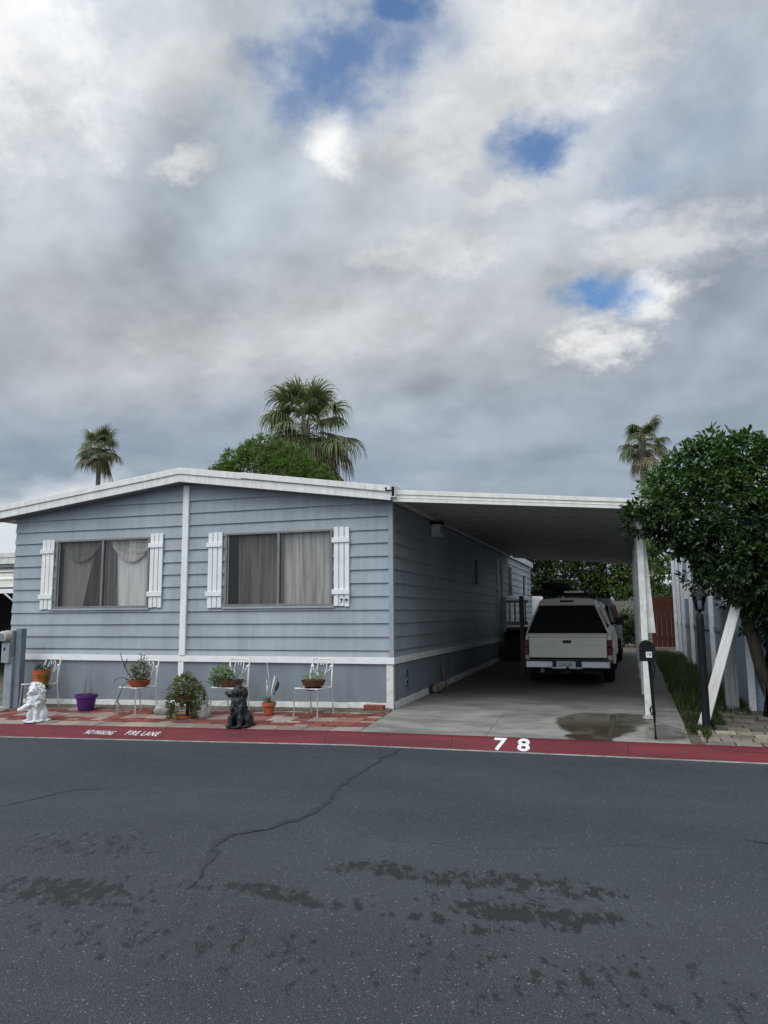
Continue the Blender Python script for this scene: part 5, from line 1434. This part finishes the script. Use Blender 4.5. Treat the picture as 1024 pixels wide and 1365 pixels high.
# ================================================================== CAMERA, SKY, SUN
cam = bpy.data.cameras.new('camera'); co = bpy.data.objects.new('camera', cam); col.objects.link(co)
right = V((.954, .301, -.007)); fwd = V((-.298, .945, .134))
fwd.normalize(); right = (right - fwd * right.dot(fwd)).normalized(); up = right.cross(fwd)
co.matrix_world = Matrix(((right.x, up.x, -fwd.x, 3.393), (right.y, up.y, -fwd.y, -11.111), (right.z, up.z, -fwd.z, 1.378), (0, 0, 0, 1)))
cam.sensor_fit = 'HORIZONTAL'; cam.sensor_width = 36; cam.lens = 36 * 1020 / 1024
cam.clip_start = .05; cam.clip_end = 2000
sc.camera = co

SUN_EL, SUN_AZ = R(52), R(205)       # azimuth clockwise from +Y
sdir = V((math.sin(SUN_AZ) * math.cos(SUN_EL), math.cos(SUN_AZ) * math.cos(SUN_EL), math.sin(SUN_EL)))
sun = bpy.data.lights.new('sun', 'SUN'); sun.energy = 1.2; sun.angle = R(35); sun.color = (1., .97, .92)
so = bpy.data.objects.new('sun', sun); col.objects.link(so); so.rotation_euler = sdir.to_track_quat('Z', 'Y').to_euler()

w = bpy.data.worlds.new('World'); sc.world = w; w.use_nodes = True
n = NT.__new__(NT); n.t = w.node_tree; n.t.nodes.clear()
out = n.n('ShaderNodeOutputWorld')
sky = n.n('ShaderNodeTexSky', sky_type='NISHITA', sun_disc=False, sun_elevation=SUN_EL, sun_rotation=SUN_AZ)
sky.ozone_density = 3.; sky.dust_density = .3
bgs = n.n('ShaderNodeBackground'); n.l(n.n('ShaderNodeHueSaturation', i_Saturation=1.2, i_Color=sky.outputs[0]).outputs[0], bgs.inputs[0]); bgs.inputs[1].default_value = .15
d = n.n('ShaderNodeTexCoord').outputs['Generated']
xyz = n.n('ShaderNodeSeparateXYZ'); n.l(d, xyz.inputs[0]); dz = xyz.outputs[2]
den = n.math('ADD', n.math('MAXIMUM', dz, 0.), .55)
pl_ = n.vm('DIVIDE', d, n.n('ShaderNodeCombineXYZ', i_0=den, i_1=den, i_2=den).outputs[0])
pl_ = n.vm('MULTIPLY', pl_, (1.25, 1.25, 1.1))
wn = n.vm('SUBTRACT', n.noise(pl_, 4., 5, .6, 'Color'), (.5, .5, .5)); wn2 = n.vm('SUBTRACT', n.noise(pl_, 22., 6, .62, 'Color'), (.5, .5, .5))
dw = n.vm('ADD', n.vm('ADD', d, n.vm('SCALE', wn, .07)), n.vm('SCALE', wn2, .045))
def spot(c, s):          # soft patch of sky around a direction
    c = V(c).normalized(); r = V((1, 0, 0)); r = (r - c * r.dot(c)).normalized(); u = r.cross(c)
    q = n.vm('SUBTRACT', dw, tuple(c))
    a = n.math('MULTIPLY', n.vm('DOT_PRODUCT', q, tuple(r)), 1 / s[0]); b = n.math('MULTIPLY', n.vm('DOT_PRODUCT', q, tuple(u)), 1 / s[1])
    return n.math('SQRT', n.math('ADD', n.math('MULTIPLY', a, a), n.math('MULTIPLY', b, b)))
def smax(L_):
    o = L_[0]
    for x in L_[1:]: o = n.math('MAXIMUM', o, x)
    return o
big = n.noise(pl_, 1.6, 4, .5, dist=.3); fine = n.noise(pl_, 4.2, 8, .52)
off = n.vm('ADD', pl_, (-.03, -.05, 0)); lit = n.math('SUBTRACT', n.noise(pl_, 4.2, 6, .5), n.noise(off, 4.2, 6, .5))
brk = n.math('MULTIPLY', n.math('SUBTRACT', n.noise(pl_, 17., 9, .62), .5), 2.1)
holes = smax([n.ss(n.math('ADD', spot(c, s), brk), 1.5, .1, 0, k) for c, s, k in [
    ((-.27, .74, .615), (.12, .062), .92), ((-.20, .725, .66), (.05, .04), 1.), ((-.33, .74, .585), (.06, .03), .75), ((-.08, .84, .54), (.052, .030), 1.), ((-.018, .922, .387), (.055, .022), 1.), ((.04, .87, .49), (.04, .04), .3), ((-.16, .70, .70), (.06, .05), .7), ((.10, .84, .52), (.06, .05), .18)]])
puffs = smax([n.ss(n.math('ADD', spot(c, s), brk), 1.25, .1, 0, k) for c, s, k in [
    ((-.30, .78, .552), (.044, .042), 1.), ((-.47, .71, .53), (.034, .020), .8), ((-.02, .94, .338), (.060, .036), 1.), ((.045, .925, .38), (.045, .034), 1.), ((.07, .90, .43), (.11, .045), .55), ((-.05, .78, .62), (.13, .085), .75), ((-.15, .80, .57), (.12, .08), .62),
    ((-.21, .87, .45), (.095, .030), .62), ((-.13, .86, .5), (.05, .016), .6), ((-.58, .56, .59), (.13, .12), .75), ((.02, .88, .47), (.06, .018), .5), ((-.45, .66, .60), (.16, .05), .35), ((-.36, .86, .36), (.2, .06), .22)]])
gry = n.mix(n.ss(n.math('ADD', n.math('MULTIPLY', big, .62), n.math('MULTIPLY', fine, .38)), .36, .64), (.33, .378, .44), (.575, .62, .665))
high = n.ss(dz, .40, .60)
gry = n.mix(n.math('MULTIPLY', high, .35), gry, (.60, .64, .69))
band = n.math('MULTIPLY', n.ss(dz, .26, .32), n.ss(dz, .50, .38))
gry = n.mix(n.math('MULTIPLY', band, .55), gry, (.44, .467, .497))
low = n.ss(dz, .36, .17); bl = n.noise(n.vm('MULTIPLY', d, (2.0, 2.0, 8.)), 2.2, 6, .52)
gry = n.mix(n.math('MULTIPLY', low, .82), gry, n.mix(n.ss(bl, .35, .66), (.25, .325, .43), (.36, .43, .51)))
dkr = n.ss(n.math('ADD', spot((.13, .87, .45), (.16, .22)), n.math('MULTIPLY', brk, .25)), 1.4, .3)
gry = n.mix(n.math('MULTIPLY', dkr, .75), gry, (.325, .385, .47))
dkl = n.ss(n.math('ADD', spot((-.44, .76, .50), (.16, .12)), n.math('MULTIPLY', brk, .25)), 1.4, .3)
gry = n.mix(n.math('MULTIPLY', dkl, .6), gry, (.41, .475, .54))
ltl = n.ss(n.math('ADD', spot((-.57, .77, .30), (.22, .06)), n.math('MULTIPLY', brk, .25)), 1.4, .3)
gry = n.mix(n.math('MULTIPLY', ltl, .6), gry, (.52, .545, .57))
sh_ = n.math('ADD', 1., n.math('MULTIPLY', lit, n.math('ADD', 1.15, n.math('MULTIPLY', low, -.7))))
gry = n.vm('SCALE', gry, sh_)
left = n.ss(n.math('SUBTRACT', dz, n.math('MULTIPLY', n.ss(fine, .3, .7), .05)), .15, .10)
gry = n.mix(n.math('MULTIPLY', left, n.ss(xyz.outputs[0], -.42, -.62, 0, .9)), gry, (.74, .78, .83))
gry = n.mix(puffs, gry, n.vm('SCALE', n.mix(n.ss(fine, .38, .6), (.80, .815, .83), (.98, .98, .975)), n.math('ADD', 1., n.math('MULTIPLY', lit, .8))))
# unseen sky behind the photographer: bright veil where the sun stands behind the cloud
sdot = n.vm('DOT_PRODUCT', d, tuple(sdir))
veil = n.math('ADD', n.math('MULTIPLY', n.ss(sdot, .15, 1.), 1.9), 1.)
gry = n.vm('SCALE', gry, veil)
bgc = n.n('ShaderNodeBackground'); n.l(gry, bgc.inputs[0]); bgc.inputs[1].default_value = 1.
bgb = n.n('ShaderNodeMixShader')
hz = n.math('MULTIPLY', holes, n.ss(fine, .25, .45, .75, 1.))
n.l(n.math('SUBTRACT', 1., n.math('MULTIPLY', hz, .9)), bgb.inputs[0]); n.l(bgs.outputs[0], bgb.inputs[1]); n.l(bgc.outputs[0], bgb.inputs[2])
n.l(bgb.outputs[0], out.inputs[0])

sc.render.engine = 'CYCLES'
sc.view_settings.view_transform = 'Standard'; sc.view_settings.look = 'None'; sc.view_settings.exposure = 0; sc.view_settings.gamma = 1
w.cycles.sampling_method = 'MANUAL'; w.cycles.sample_map_resolution = 512
sc.cycles.max_bounces = 6; sc.cycles.transparent_max_bounces = 8
